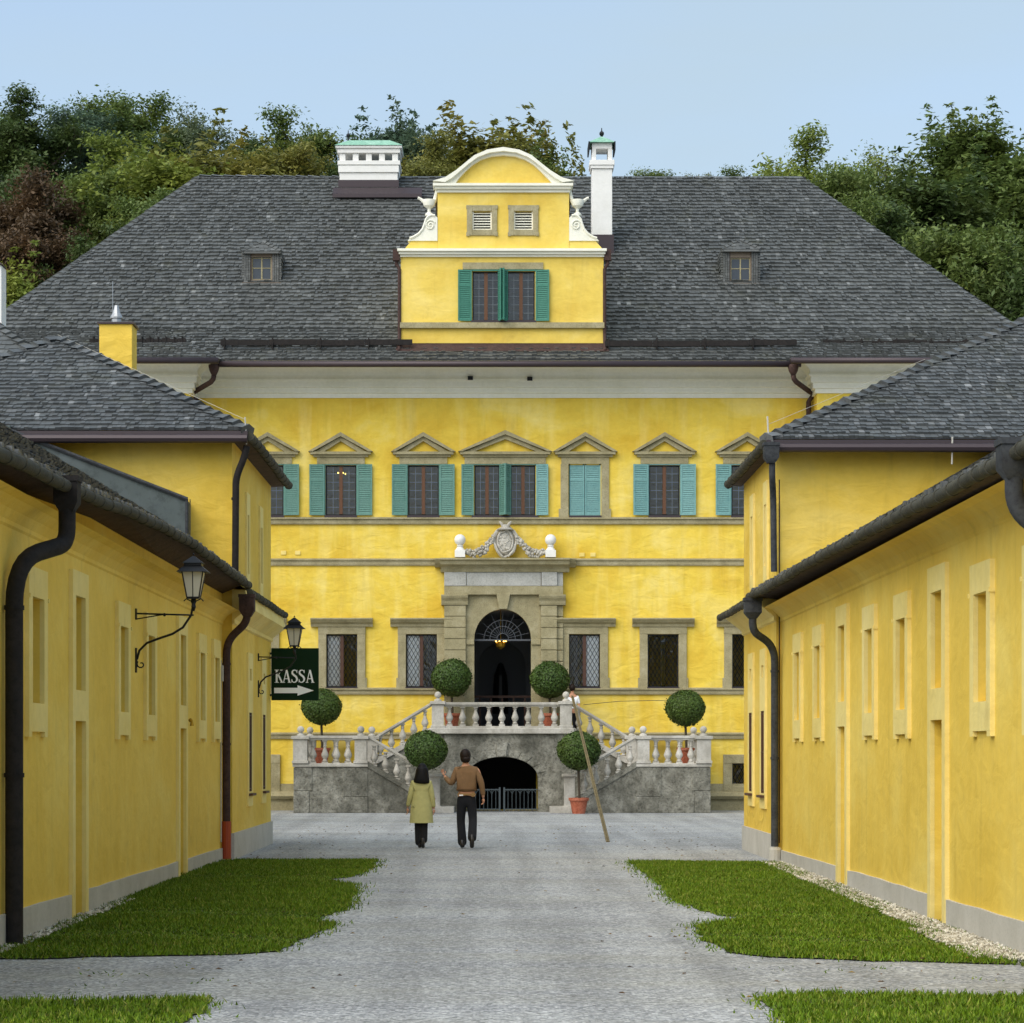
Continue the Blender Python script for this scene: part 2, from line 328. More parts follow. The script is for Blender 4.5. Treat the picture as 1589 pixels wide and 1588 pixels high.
tuft = RNG.random(n) < .02; hh[tuft] *= 1.5; nst = sum(len(q) for q in st[:30]); i0 = sum(len(q) for q in GR); hh[i0:i0+nst] *= .5
V = np.zeros((n, 3, 3)); V[:,0] = np.c_[pts[:,0]-dx, pts[:,1]-dy, np.full(n, .01)]; V[:,1] = np.c_[pts[:,0]+dx, pts[:,1]+dy, np.full(n, .01)]
V[:,2] = np.c_[pts[:,0]+lx, pts[:,1]+ly, hh+.01]
def np_mesh(name, verts, nper, m):
    me = bpy.data.meshes.new(name); nv = len(verts); nf = nv//nper
    me.vertices.add(nv); me.vertices.foreach_set('co', verts.astype(np.float32).ravel())
    me.loops.add(nv); me.loops.foreach_set('vertex_index', np.arange(nv, dtype=np.int32))
    me.polygons.add(nf); me.polygons.foreach_set('loop_start', np.arange(0, nv, nper, dtype=np.int32))
    me.update(calc_edges=True); me.materials.append(m); return me
o = bpy.data.objects.new('grass', np_mesh('grass', V.reshape(-1, 3), 3, M['grass'])); C.objects.link(o)
tag(o, 'short green mown grass on the lawns beside the gravel drive', 'grass', kind='stuff')
# pebble strips along the walls
def pebbles(name, label, seg):
    b = MB(); ico = [(0,0,1),(.9,0,.2),(.28,.85,.2),(-.72,.53,.2),(-.72,-.53,.2),(.28,-.85,.2),(0,0,-.6)]
    fc = [(0,1,2),(0,2,3),(0,3,4),(0,4,5),(0,5,1),(6,2,1),(6,3,2),(6,4,3),(6,5,4),(6,1,5)]
    for (xa, xb, ya, yb, n) in seg:
        for _ in range(n):
            s = random.random(); cy = ya+(yb-ya)*s; cx = random.uniform(*sorted((xa, xb))); r = random.uniform(.014, .036); a = random.uniform(0, 6.3)
            sx, sy, sz = random.uniform(.7,1.5), random.uniform(.7,1.2), random.uniform(.5,.9)
            b.add([(cx+r*(x*sx*math.cos(a)-y*sy*math.sin(a)), cy+r*(x*sx*math.sin(a)+y*sy*math.cos(a)), .012+r*sz*z+random.uniform(0,.02)) for x, y, z in ico], fc)
    tag(b.build(name, M['pebble']), label, 'pebbles', kind='stuff')
pebbles('pebble_strip', 'strip of pale pebbles between the right lawn and the right wall', [(4.12,4.48,21.3,40,4200),(4.0,4.48,21.5,25,1000)])
pebbles('pebble_strip', 'sparse pale pebbles at the foot of the left wall', [(-4.36,-4.18,22,30,650)])

fl = MB(); ml, tl_, pl_ = newmat('fallen_leaf'); gg = N(tl_, 'ShaderNodeNewGeometry').outputs['Random Per Island']; tl_.links.new(ramp(tl_, gg, [(0,'3A2A16'), (.5,'6A4A20'), (1,'9A8034')]), pl_.inputs['Base Color'])
for _ in range(420):
    Yl = random.uniform(17.5, 60); side_ = random.choice((-1, 1)); Xl_ = side_*(4.1-abs(random.gauss(0, 1.5))) if random.random() < .8 else random.uniform(-4, 4); a = random.uniform(0, 6.3); r = random.uniform(.018, .036); zz = .016+random.uniform(0,.02)
    fl.add([(Xl_+r*math.cos(a), Yl+r*math.sin(a), zz), (Xl_-r*.5*math.sin(a), Yl+r*.5*math.cos(a), zz+.012), (Xl_-r*math.cos(a), Yl-r*math.sin(a), zz), (Xl_+r*.5*math.sin(a), Yl-r*.5*math.cos(a), zz+.01)], [(0,1,2,3)])
tag(fl.build('fallen_leaves', ml), 'scattered small brown fallen leaves on the gravel and lawn edges', 'leaves', kind='stuff')
# ---------------------------------------------------------------- shingled roofs
def shingles(b, e0, e1, t0, t1, row=.3, sw=.14, lift=.03, jit=.02):
    e0, e1, t0, t1 = map(Vector, (e0, e1, t0, t1))
    L = ((t0+t1)/2-(e0+e1)/2).length; L = max(L, (t0-e0).dot(((t0+t1)/2-(e0+e1)/2).normalized()) if L > 0 else L)
    slope = ((t0+t1)/2-(e0+e1)/2); ed = (e1-e0).normalized() if (e1-e0).length > .01 else (t1-t0).normalized()
    slope = slope-ed*slope.dot(ed); L = slope.length; sdv = slope.normalized(); nrm = ed.cross(sdv).normalized()
    if nrm.z < 0: nrm = -nrm
    b.quad(e0-nrm*.005, e1-nrm*.005, t1-nrm*.005, t0-nrm*.005) if (t0-t1).length > .01 else b.add([e0-nrm*.005, e1-nrm*.005, t1-nrm*.005], [(0,1,2)])
    n = max(1, round(L/row)); wobs = [random.uniform(-.02,.02) for _ in range(40)]
    for i in range(n):
        s = i/n; s2 = min(1, (i+1.25)/n); a = e0.lerp(t0, s); c = e1.lerp(t1, s); a2 = e0.lerp(t0, s2); c2 = e1.lerp(t1, s2)
        wlen = (c-a).length
        if wlen < .05: continue
        x = 0.0
        while x < wlen:
            wd = sw*random.uniform(.6, 1.5); x2 = min(x+wd, wlen)
            p0 = a+ed*x; p1 = a+ed*(x2-.004); dn = random.uniform(-jit, jit)*1.2; l1 = lift*random.uniform(.6, 1.4)
            u0 = x-(a2-a).dot(ed); u1 = x2-.004-(a2-a).dot(ed); W2 = (c2-a2).length
            q0 = a2+ed*min(max(u0, 0), W2); q1 = a2+ed*min(max(u1, 0), W2)
            lo0 = p0-sdv*dn; lo1 = p1-sdv*dn
            b.add([lo0+nrm*l1, lo1+nrm*l1, q1+nrm*.006, q0+nrm*.006, lo0, lo1], [(0,1,2,3), (4,5,1,0)])
            x = x2
def ridge_caps(b, p, q, step=.28, wd=.13, th=.05):
    p, q = Vector(p), Vector(q); d = (q-p); L = d.length; d.normalize(); s = d.cross(Vector((0,0,1))).normalized(); u = s.cross(d).normalized()
    n = int(L/step)
    for i in range(n):
        a = p+d*(i*L/n); e = p+d*((i+1.15)*L/n); h = random.uniform(.8,1.2)*th
        b.add([a-s*wd-u*.02+u*h, a+u*(h+.045), a+s*wd-u*.02+u*h, e-s*wd-u*.03, e+u*.03, e+s*wd-u*.03, a-s*wd-u*.06, a+s*wd-u*.06], [(0,1,4,3), (1,2,5,4), (6,0,1), (1,2,7), (6,1,7)])

# ================================================================ PALACE
PW, WF = 75.5, 74.5
pal = thing('palace', 'large yellow baroque palace with grey shingled hipped roof and teal shutters', 'palace')
def X(px, Y=PW): return fx(px, Y)
def Z(py, Y=PW): return fz(py, Y)
PC = X(779)
UP = [416, 529, 657, 908, 1031, 1159]; LOW = [397, 530.5, 654, 907, 1029, 1160]
holes = []
for c in UP: holes.append((X(c-24), X(c+24), Z(800), Z(722), .35))
holes += [(X(736), X(775.5), Z(800), Z(722), .35), (X(792), X(831), Z(800), Z(722), .35)]
for c in LOW: holes.append((X(c-24), X(c+24), Z(1067), Z(984.5), .35))
for c in (397, 1160): holes.append((X(c-24), X(c+24), Z(1220), Z(1185), .35))
TZ = 2.39
holes.append((X(735), X(825), TZ, Z(944), .3)); holes.append((PC-1.0, PC+1.0, 0.02, 1.7, .3))
wl = MB(); XL, XR = -8.8, 9.31
wl.wall((0,PW,0), (1,0,0), (0,0,1), (0,1,0), XL, XR, 0, 13.3, holes, .35)
WXL, WXR = -15.7, 16.1
for a, b_ in ((WXL, XL), (XR, WXR)): wl.wall((0,WF,0), (1,0,0), (0,0,1), (0,1,0), a, b_, 0, 13.3, [], .3)
wl.quad((XL,WF,0),(XL,PW,0),(XL,PW,13.3),(XL,WF,13.3)); wl.quad((XR,PW,0),(XR,WF,0),(XR,WF,13.3),(XR,PW,13.3))
for x in (WXL, WXR): wl.quad((x,WF,0),(x,97.5,0),(x,97.5,13.3),(x,WF,13.3))
wl.quad((WXL,97.5,0),(WXR,97.5,0),(WXR,97.5,13.3),(WXL,97.5,13.3)); wl.quad((WXL,WF,13.28),(WXR,WF,13.28),(WXR,97.5,13.28),(WXL,97.5,13.28))
wl.build('wall', M['pal'], pal)
# cornice: cove + mouldings, profile (out, z)
zc = Z(617)
def cornice(x0, x1, Y, ret=None):
    cv = MB(); prof = [(0,zc-.02),(.06,zc-.02),(.06,zc+.10),(.13,zc+.12),(.13,zc+.26),(.20,zc+.28),(.20,zc+.44),(.26,zc+.46),(.26,zc+.52),(.22,zc+.54)]
    co_, ch_ = (1.05, .42) if not ret else (.62, .33)
    cv2 = MB(); pr2 = [(.22+co_*(1-math.cos(t*math.pi/2/8)), zc+.54+ch_*math.sin(t*math.pi/2/8)) for t in range(9)]
    for B_, P_ in ((cv, prof), (cv2, pr2)):
        for (o1, z1), (o2, z2) in zip(P_, P_[1:]): B_.quad((x0-(o1 if ret=='L' else 0),Y-o1,z1), (x1+(o1 if ret=='R' else 0),Y-o1,z1), (x1+(o2 if ret=='R' else 0),Y-o2,z2), (x0-(o2 if ret=='L' else 0),Y-o2,z2))
        if ret:
            for (o1, z1), (o2, z2) in zip(P_, P_[1:]):
                xe, sg = (x0, -1) if ret == 'L' else (x1, 1)
                B_.quad((xe+sg*o1,Y-o1,z1), (xe+sg*o1,PW,z1), (xe+sg*o2,PW,z2), (xe+sg*o2,Y-o2,z2))
    c_ = cv.build('cornice', M['cream'], pal); cv2.build('cove', M['cream'], c_)
cornice(XL, XR, PW); cornice(WXL, XL, WF, 'R'); cornice(XR, WXR, WF, 'L')
# string courses
for y0, y1, out in ((804,814,.14),(868,878,.10),(1068.5,1078,.12),(1138,1147,.10)):
    for a, b_ in ((XL, X(690)), (X(869), XR)) if y0 > 814 else ((XL, XR),):
        s = MB(); z0, z1 = Z(y1), Z(y0); s.polyx([(PW+.02,z0),(PW-out*.5,z0),(PW-out*.6,z0+.04),(PW-out*.6,z1-.05),(PW-out,z1-.04),(PW-out,z1),(PW+.02,z1+.03)], a, b_)
        s.build('string_course', M['sand'], pal)
# base course
for a, b_ in ((XL, X(458)), (X(1099), XR)):
    s = MB(); s.box(a, b_, PW-.12, PW+.02, 0, .33); s.polyx([(PW+.02,.33),(PW-.2,.33),(PW-.26,.42),(PW-.2,.52),(PW-.05,.56),(PW-.05,.78),(PW+.02,.78)], a, b_); s.build('base_course', M['sand'], pal)
# ---- window builders
def shutter(w, h, m, parent, loc, ang, sgn):
    s = MB(); t_ = .03; fr = .045; x0 = 0; q = h*.69
    bx = lambda a, b_, z0, z1, th=t_: s.box(min(sgn*a,sgn*b_), max(sgn*a,sgn*b_), -th, 0, z0, z1)
    bx(0, fr, 0, h); bx(w-fr, w, 0, h)
    for z0, z1 in ((0,.06),(q-.03,q+.03),(h-.05,h)): bx(fr, w-fr, z0, z1, t_-.003)
    for z0, z1 in ((.06,q-.03),(q+.03,h-.05)):
        n = int((z1-z0)/.055)
        for i in range(n):
            z = z0+(i+.5)*(z1-z0)/n
            a, b_ = sorted((sgn*fr, sgn*(w-fr)))
            s.add([(a,-.026,z-.028),(b_,-.026,z-.028),(b_,-.004,z+.024),(a,-.004,z+.024),(a,-.018,z-.03),(b_,-.018,z-.03),(b_,.002,z+.02),(a,.002,z+.02)], [(0,1,2,3),(4,7,6,5),(0,4,5,1),(3,2,6,7)])
        s.box(min(sgn*fr,sgn*(w-fr)), max(sgn*fr,sgn*(w-fr)), .0, .004, z0, z1)
    o = s.build('shutter', m, parent); o.location = loc; o.rotation_euler = (0,0,ang); return o
def casement(x0, x1, z0, z1, Y, parent, lattice, mull='brown', curtain=None):
    xm = (x0+x1)/2; w_ = MB(); b_ = .035
    w_.box(x0, x0+b_, Y, Y+.06, z0, z1); w_.box(x1-b_, x1, Y, Y+.06, z0, z1); w_.box(x0+b_, x1-b_, Y, Y+.058, z0, z0+b_); w_.box(x0+b_, x1-b_, Y, Y+.058, z1-b_, z1)
    fr = w_.build('frame', M['leadd'], parent)
    m_ = MB(); m_.box(xm-.05, xm+.05, Y-.03, Y+.05, z0+b_, z1-b_); m_.build('mullion', M[mull], parent)
    g_ = MB(); g_.quad((x0+b_,Y+.04,z0+b_),(x1-b_,Y+.04,z0+b_),(x1-b_,Y+.04,z1-b_),(x0+b_,Y+.04,z1-b_)); g_.build('glass', M['glass_dark' if lattice == 'grid' else 'glass'], parent)
    if lattice != 'grid' and not curtain: parent.children[-1].data.materials[0] = M['glass_dark']
    l_ = MB()
    if lattice == 'grid':
        for s0, s1 in ((x0+b_, xm-.05), (xm+.05, x1-b_)):
            xx = (s0+s1)/2; l_.box(xx-.006, xx+.006, Y+.028, Y+.036, z0+b_, z1-b_)
            for k in range(1, 6): z = z0+(z1-z0)*k/6; l_.box(s0, s1, Y+.022, Y+.027, z-.007, z+.007)
        l_.build('lattice', M['lead'], parent)
    else:
        for s0, s1 in ((x0+b_, xm-.05), (xm+.05, x1-b_)):
            wd = (s1-s0)/3.0; hg = wd*1.75; zz = z0-6*hg
            for sg in (1, -1):
                for k in range(-8, 24):
                    # line from (s0, za) slope sg*hg/wd, clipped
                    za = z0+b_+k*hg; pts = []
                    f = lambda x: za+(x-s0)*sg*hg/wd
                    xa, xb = s0, s1; lo, hi = z0+b_, z1-b_
                    sl_ = sg*hg/wd; tx = sorted(((lo-za)/sl_+s0, (hi-za)/sl_+s0)); xa = max(xa, tx[0]); xb = min(xb, tx[1])
                    if xb-xa > .01:
                        Yd = Y+.018+(.01 if sg > 0 else 0)
                        l_.tube([(xa,Yd,f(xa)), (xb,Yd,f(xb))], .0065, 4)
        l_.build('lattice', M['leadd'], parent)
    if curtain:
        c_ = MB(); s0, s1 = (x0+b_, xm-.03) if curtain == 'L' else (xm+.03, x1-b_)
        n = 14; vs = []
        for i in range(n+1):
            x = s0+(s1-s0)*i/n; y = Y+.07+.012*math.sin(i*2.1); vs += [(x,y,z0+.04),(x,y,z1-.04)]
        c_.add(vs, [(2*i,2*i+2,2*i+3,2*i+1) for i in range(n)]); c_.build('curtain', M['curtain'], parent, smooth=True)
def pediment(cx, hw, py0, py1, parent, hwin):
    Y = PW; xa, xb = X(cx-hw), X(cx+hw); xm = X(cx); zb, zt = Z(py1), Z(py0)
    s = MB(); th = .14
    # sloping cornices and base cornice
    s.poly([(xa,zb+.06),(xm,zt),(xm,zt-.12),(xa+.13,zb+.06)], Y-.22, Y)
    s.poly([(xm,zt),(xb,zb+.06),(xb-.13,zb+.06),(xm,zt-.12)], Y-.22, Y)
    s.poly([(xa+.2,zb+.06),(xm,zt-.122),(xm,zt-.25),(xa+.45,zb+.06)], Y-.12, Y)
    s.poly([(xm,zt-.122),(xb-.2,zb+.06),(xb-.45,zb+.06),(xm,zt-.25)], Y-.12, Y)
    s.box(xa+.06, xb-.06, Y-.18, Y, zb-.02, zb+.058); s.box(xa+.14, xb-.14, Y-.10, Y, zb-.09, zb-.021)
    s.build('pediment', M['sand'], parent)
    l = MB(); l.box(X(cx-hwin), X(cx+hwin), Y-.05, Y+.01, Z(720.5), zb-.091); l.build('lintel', M['sand'], parent)
for i, c in enumerate(UP):
    wn = MB(); wn.box(X(c-25), X(c+25), PW-.11, PW+.2, Z(804)-.01, Z(800.5)); sil = wn.build('window', M['purple'], pal)
    mt = M['teal'] if c < 700 else M['tealb']
    if c == 908:
        for a, b_, a2, b2 in ((870,882,867,872),(933,945,943,948)):
            f_ = MB(); f_.box(X(a), X(b_), PW-.05, PW+.01, Z(804), Z(720.5)); f_.box(X(a2), X(b2), PW-.048, PW+.01, Z(804), Z(790)); f_.build('jamb', M['sand'], sil)
        for sg, xx in ((1, 882.5), (-1, 932)): shutter(X(907)-X(882.7), Z(720.5)-Z(800), mt, sil, (X(xx), PW+.03, Z(800)), 0, sg)
        f_ = MB(); f_.quad((X(883),PW+.2,Z(800)),(X(932),PW+.2,Z(800)),(X(932),PW+.2,Z(722)),(X(883),PW+.2,Z(722))); f_.build('blind', M['darkint'], sil)
        pediment(c, 50, 672, 705, sil, 37)
    else:
        casement(X(c-23.8), X(c+23.8), Z(799.8), Z(722.2), PW+.07, sil, 'grid')
        f_ = MB(); f_.box(X(c-25), X(c+25), PW-.035, PW-.001, Z(722), Z(719.5)); f_.box(X(c-25.5), X(c-24), PW-.035, PW-.001, Z(800), Z(722)); f_.box(X(c+24), X(c+25.5), PW-.035, PW-.001, Z(800), Z(722)); f_.build('shutter_frame', mt, sil)
        a1, a2 = random.uniform(.05,.2), random.uniform(.05,.2)
        shutter(.44, 1.49, mt, sil, (X(c-25.5), PW-.04, Z(800)), a1, -1); shutter(.44, 1.49, mt, sil, (X(c+25.5), PW-.04, Z(800)), -a2, 1)
        pediment(c, 50, 672, 705, sil, 37)
# double window in the middle
wn = MB(); wn.box(X(732), X(835), PW-.11, PW+.2, Z(804)-.01, Z(800.5)); dw = wn.build('window', M['purple'], pal)
casement(X(736.2), X(775.2), Z(799.8), Z(722.2), PW+.07, dw, 'grid'); casement(X(792.2), X(830.8), Z(799.8), Z(722.2), PW+.07, dw, 'grid')
f_ = MB(); f_.box(X(734), X(833), PW-.035, PW-.001, Z(722), Z(719.5)); f_.build('shutter_frame', M['teal'], dw)
shutter(.36, 1.49, M['teal'], dw, (X(735), PW-.04, Z(800)), .1, -1); shutter(.36, 1.49, M['tealb'], dw, (X(832), PW-.04, Z(800)), -.16, 1)
shutter(.36, 1.49, M['teal'], dw, (X(776), PW-.04, Z(800)), -1.05, 1); shutter(.36, 1.49, M['teal'], dw, (X(792), PW-.04, Z(800)), 1.05, -1)
pediment(784, 73, 669, 705, dw, 63)
# chandelier glow in the first-floor window
ch = MB()
for k in range(4): ch.sphere((X(522)+k*.07, PW+.9, Z(729)-.03*(k%2)), .025, 8, 6)
o = ch.build('chandelier', M['flame']); tag(o, 'small lit chandelier glowing behind the upper window near the left house eave', 'chandelier')
# lower windows
for i, c in enumerate(LOW):
    s = MB(); fr = 12.5
    s.box(X(c-24-fr), X(c-24), PW-.07, PW+.02, Z(1068.5), Z(984.5)); s.box(X(c+24), X(c+24+fr), PW-.07, PW+.02, Z(1068.5), Z(984.5))
    s.box(X(c-24-fr-.3), X(c+24+fr+.3), PW-.072, PW+.02, Z(984.4), Z(973))
    s.box(X(c-39), X(c-35), PW-.06, PW+.02, Z(1068.4), Z(1052)); s.box(X(c+35), X(c+39), PW-.06, PW+.02, Z(1068.4), Z(1052))
    wn = s.build('window', M['sand'], pal, bevel=.012)
    k = MB(); k.polyx([(PW,Z(973)+.001),(PW-.1,Z(973)+.001),(PW-.12,Z(969)),(PW-.2,Z(966)),(PW-.24,Z(963)),(PW-.27,Z(962)),(PW-.27,Z(960)),(PW,Z(959))], X(c-48), X(c+48)); k.build('hood_moulding', M['sand'], wn)
    casement(X(c-23.8), X(c+23.8), Z(1066.8), Z(984.7), PW+.05, wn, 'diamond', 'brownd', {530.5:'L', 654:'L', 907:'R'}.get(c))
    k = MB(); k.box(X(c-25), X(c+25), PW-.12, PW+.2, Z(1068.3), Z(1066.9)); k.build('sill', M['purple'], wn)
for c in (397, 1160):
    s = MB(); s.box(X(c-38), X(c-24), PW-.08, PW+.02, Z(1230), Z(1185)); s.box(X(c+24), X(c+38), PW-.08, PW+.02, Z(1230), Z(1185)); s.box(X(c-38), X(c+38), PW-.082, PW+.02, Z(1184.9), Z(1171)); s.box(X(c-24), X(c+24), PW-.079, PW+.02, Z(1230), Z(1220.1))
    wn = s.build('window', M['sand'], pal, bevel=.012); casement(X(c-23.8), X(c+23.8), Z(1219.8), Z(1185.2), PW+.05, wn, 'diamond', 'brownd')
# vent blocks on wall
for px, py in ((440,858),(462,858),(903,861),(920,861),(730,589),(822,590)):
    s = MB(); s.box(X(px-4), X(px+4), PW-(.03 if py > 700 else .3), PW+.01, Z(py+3), Z(py-3)); s.build('vent', M['trim'] if py > 700 else M['iron'], pal)
# ---- portal
por = MB(); Yp = PW-.14; cxp = X(779.8)
cxa = X(780); R = X(824)-X(780)
def arch_face(b, xl, xr, zb, zt, y0, y1, cx, rx, zs, rz, n=20):
    b.box(xl, cx-rx, y0, y1, zb, zt); b.box(cx+rx, xr, y0, y1, zb, zt)
    for i in range(n):
        a0, a1 = math.pi*(1-i/n), math.pi*(1-(i+1)/n)
        p0, p1 = (cx+rx*math.cos(a0), zs+rz*math.sin(a0)), (cx+rx*math.cos(a1), zs+rz*math.sin(a1))
        b.poly([p0, p1, (p1[0], zt), (p0[0], zt)], y0, y1)
arch_face(por, X(723), X(839), TZ, Z(923), Yp, PW+.3, cxa, R, Z(992), Z(946)-Z(992))
po = por.build('portal', M['sand'], pal)
for sx0, sx1 in ((689.5,722.9),(839.1,864)):
    s = MB(); z = TZ; k = 0; zt = Z(940)
    nb = 11; bh = (zt-TZ)/nb
    for k in range(nb): s.box(X(sx0), X(sx1), PW-.26, PW+.02, TZ+k*bh+.012, TZ+(k+1)*bh-.012); s.box(X(sx0)+.01, X(sx1)-.01, PW-.235, PW+.02, TZ+(k+1)*bh-.012, TZ+(k+1)*bh+.012) if k < nb-1 else None
    if sx0 > 800:
        for k in range(11): bh = (Z(940)-TZ)/11; s.box(X(864)-.001, X(873.5), PW-.15, PW+.019, TZ+k*bh+.01, TZ+(k+1)*bh-.01)
    s.build('pilaster', M['sand'], po, bevel=.008)
s = MB()
for a, b_ in ((685,726.5),(836,877.5)):
    s.polyx([(PW,Z(940)),(PW-.28,Z(940)),(PW-.30,Z(937)),(PW-.31,Z(934)),(PW-.33,Z(932)),(PW-.37,Z(929)),(PW-.39,Z(926)),(PW-.39,Z(924)),(PW,Z(924))], X(a), X(b_))
s.box(X(689.5), X(873.5), PW-.27, PW+.02, Z(923.8), Z(910.5)); s.build('capitals', M['sand'], po, bevel=.008)
s = MB(); s.box(X(689.6), X(723.3), PW-.285, PW+.02, Z(910), Z(889)); s.box(X(724), X(839), PW-.25, PW+.02, Z(910), Z(889)); s.box(X(840), X(864), PW-.285, PW+.02, Z(910), Z(889)); s.box(X(864.4), X(873.3), PW-.2, PW+.02, Z(910), Z(889)); s.build('frieze', M['frieze'], po)
s = MB(); s.polyx([(PW,Z(888.8)),(PW-.3,Z(888.8)),(PW-.34,Z(884)),(PW-.4,Z(881)),(PW-.55,Z(878)),(PW-.58,Z(873)),(PW-.66,Z(871)),(PW-.66,Z(868.5)),(PW,Z(866.5))], X(684), X(883))
s.polyx([(PW,Z(881)),(PW-.3,Z(881)),(PW-.42,Z(876)),(PW-.5,Z(870)),(PW-.5,Z(868.4)),(PW,Z(867))], X(675), X(893))
s.build('cornice', M['sand'], po)
s = MB(); s.poly([(X(775),Z(946)),(X(787),Z(946)),(X(792),Z(922)),(X(770),Z(922))], PW-.3, PW); s.build('keystone', M['sand'], po, bevel=.01)
s = MB()
for a, b_ in ((723.3,735.8),(824.2,838.7)): s.box(X(a), X(b_), PW-.19, PW+.1, Z(1001), Z(993))
s.build('impost', M['sand'], po, bevel=.01)
# fanlight
s = MB(); zs = Z(992); Yf = PW+.1
for r in (.2,.45,.66): s.tube([(cxa+R*r*math.cos(a*math.pi/18), Yf, zs+R*r*1.02*math.sin(a*math.pi/18)) for a in range(19)], .011, 5)
for k in range(1, 14): a = math.pi*k/14; s.tube([(cxa+R*.2*math.cos(a), Yf, zs+R*.2*math.sin(a)), (cxa+R*(.97 if k%2 else .66)*math.cos(a), Yf, zs+R*(.97 if k%2 else .66)*1.03*math.sin(a))], .009, 4)
s.box(cxa-R, cxa+R, Yf-.03, Yf+.03, zs-.05, zs); s.build('fanlight', plain('fanlight_paint','4C5056',.6), po)
# vestibule
s = MB(); y0, y1 = PW+.31, PW+6; xa, xb = cxa-2.2, cxa+2.2; zt = 5.9
s.quad((xa,y0,TZ),(xa,y1,TZ),(xa,y1,zt),(xa,y0,zt)); s.quad((xb,y0,TZ),(xb,y1,TZ),(xb,y1,zt),(xb,y0,zt)); s.quad((xa,y0,zt),(xb,y0,zt),(xb,y1,zt),(xa,y1,zt))
s.quad((xa,y0-.3,TZ),(xb,y0-.3,TZ),(xb,y1,TZ),(xa,y1,TZ)); arch_face(s, xa, xb, TZ, zt, y1-.4, y1-.02, cxa, .75, 4.4, .75)
s.quad((xa,y1+.5,TZ),(xb,y1+.5,TZ),(xb,y1+.5,zt),(xa,y1+.5,zt)); s.build('vestibule', M['inner'], po)
s = MB(); s.lathe([(.25,0),(.24,.6),(.23,.9),(.2,1.2),(.13,1.4),(.08,1.55),(.02,1.6)], cxa-.05, PW+4.6, TZ+.5, 16); s.box(cxa-.33, cxa+.23, PW+4.3, PW+5, TZ, TZ+.5)
tag(s.build('statue', M['iron']), 'dark cloaked statue standing in the shadow inside the entrance hall', 'statue')
s = MB(); s.box(cxa-1.1, cxa+1.1, PW+2.2, PW+2.28, TZ+.95, TZ+1.02)
for k in range(7): s.box(cxa-1.05+k*.34, cxa-1.0+k*.34, PW+2.22, PW+2.26, TZ, TZ+.95)
tag(s.build('barrier', M['brownd']), 'low dark wooden barrier across the entrance hall behind the door arch', 'barrier')
cl = thing('chandelier', 'lit brass chandelier hanging in the entrance arch above the terrace', 'chandelier')
s = MB(); zc_ = Z(996); s.tube([(X(777),PW+.6,zc_), (X(777),PW+.6,Z(946)+.3)], .008, 5); s.lathe([(.02,-.2),(.14,-.12),(.16,-.02),(.05,.03)], X(777), PW+.6, zc_, 12); s.build('body', M['brass'], cl)
for k in range(7): s = MB(); a = k*.9; s.sphere((X(777)+.15*math.cos(a), PW+.6+.15*math.sin(a), zc_+.045), .022, 8, 6); s.build('bulb', M['flame'], cl)
# crest group over portal
for c in (714, 854):
    s = MB(); cx_ = X(c); zb = Z(866.4); Yc = PW-.32
    s.box(cx_-.15, cx_+.15, Yc-.15, Yc+.15, zb, zb+.2); s.lathe([(.15,.2),(.12,.24),(.08,.30),(.11,.33),(.06,.36)], cx_, Yc, zb, 12); s.sphere((cx_, Yc, zb+.51), .165, 18, 12)
    s.build('ball_finial', M['white'], po, smooth='auto')
s = MB(); cx_ = X(784); Yc = PW-.24
s.sphere((cx_, Yc, Z(842)), .3, 20, 12, (1,.4,1.35)); s2 = []
cr = MB()
n = 28
for ring, (ra, rb, yo, tr) in enumerate(((.31,.44,-.02,.035),(.22,.31,-.1,.025))):
    cr.tube([(cx_+ra*math.cos(2*math.pi*k/n), Yc+yo-.03*math.sin(6*math.pi*k/n)**2, Z(842)+rb*math.sin(2*math.pi*k/n)+.02*math.cos(10*math.pi*k/n)) for k in range(n+1)], tr, 6)
shield = MB(); zc2 = Z(842)
vs = []; nn = 24
for rr, yy in ((1.0,0),(.9,-.1),(.55,-.16),(0.02,-.18)):
    for k in range(nn): a = 2*math.pi*k/nn; vs.append((cx_+.29*rr*math.cos(a), Yc+yy+.06, zc2+.42*rr*math.sin(a)))
shield.add(vs, [(i*nn+k, i*nn+(k+1)%nn, (i+1)*nn+(k+1)%nn, (i+1)*nn+k) for i in range(3) for k in range(nn)])
cr.add(shield.v, shield.f)
# hat with brim, tassels, crossed ornament on top
cr.lathe([(.24,0),(.25,.03),(.12,.07),(.11,.14),(.02,.17)], cx_, Yc-.05, Z(824), 14)
for sg in (-1, 1):
    cr.tube([(cx_+sg*.05,Yc-.1,Z(820)), (cx_+sg*.12,Yc-.12,Z(814)), (cx_+sg*.17,Yc-.1,Z(812)+.02)], [.05,.04,.02], 6)
    cr.tube([(cx_+sg*.24,Yc-.05,Z(824)), (cx_+sg*.33,Yc-.05,Z(832)), (cx_+sg*.31,Yc-.06,Z(845)), (cx_+sg*.22,Yc-.08,Z(857)), (cx_+sg*.08,Yc-.08,Z(865))], [.03,.045,.04,.045,.03], 7)
for k in range(30):
    a = random.uniform(0,6.28); r = random.uniform(.1,.85); cr.sphere((cx_+.25*r*math.cos(a), Yc-.1, zc2+.36*r*math.sin(a)), random.uniform(.02,.045), 6, 5)
cr.build('coat_of_arms', M['pale'], po)
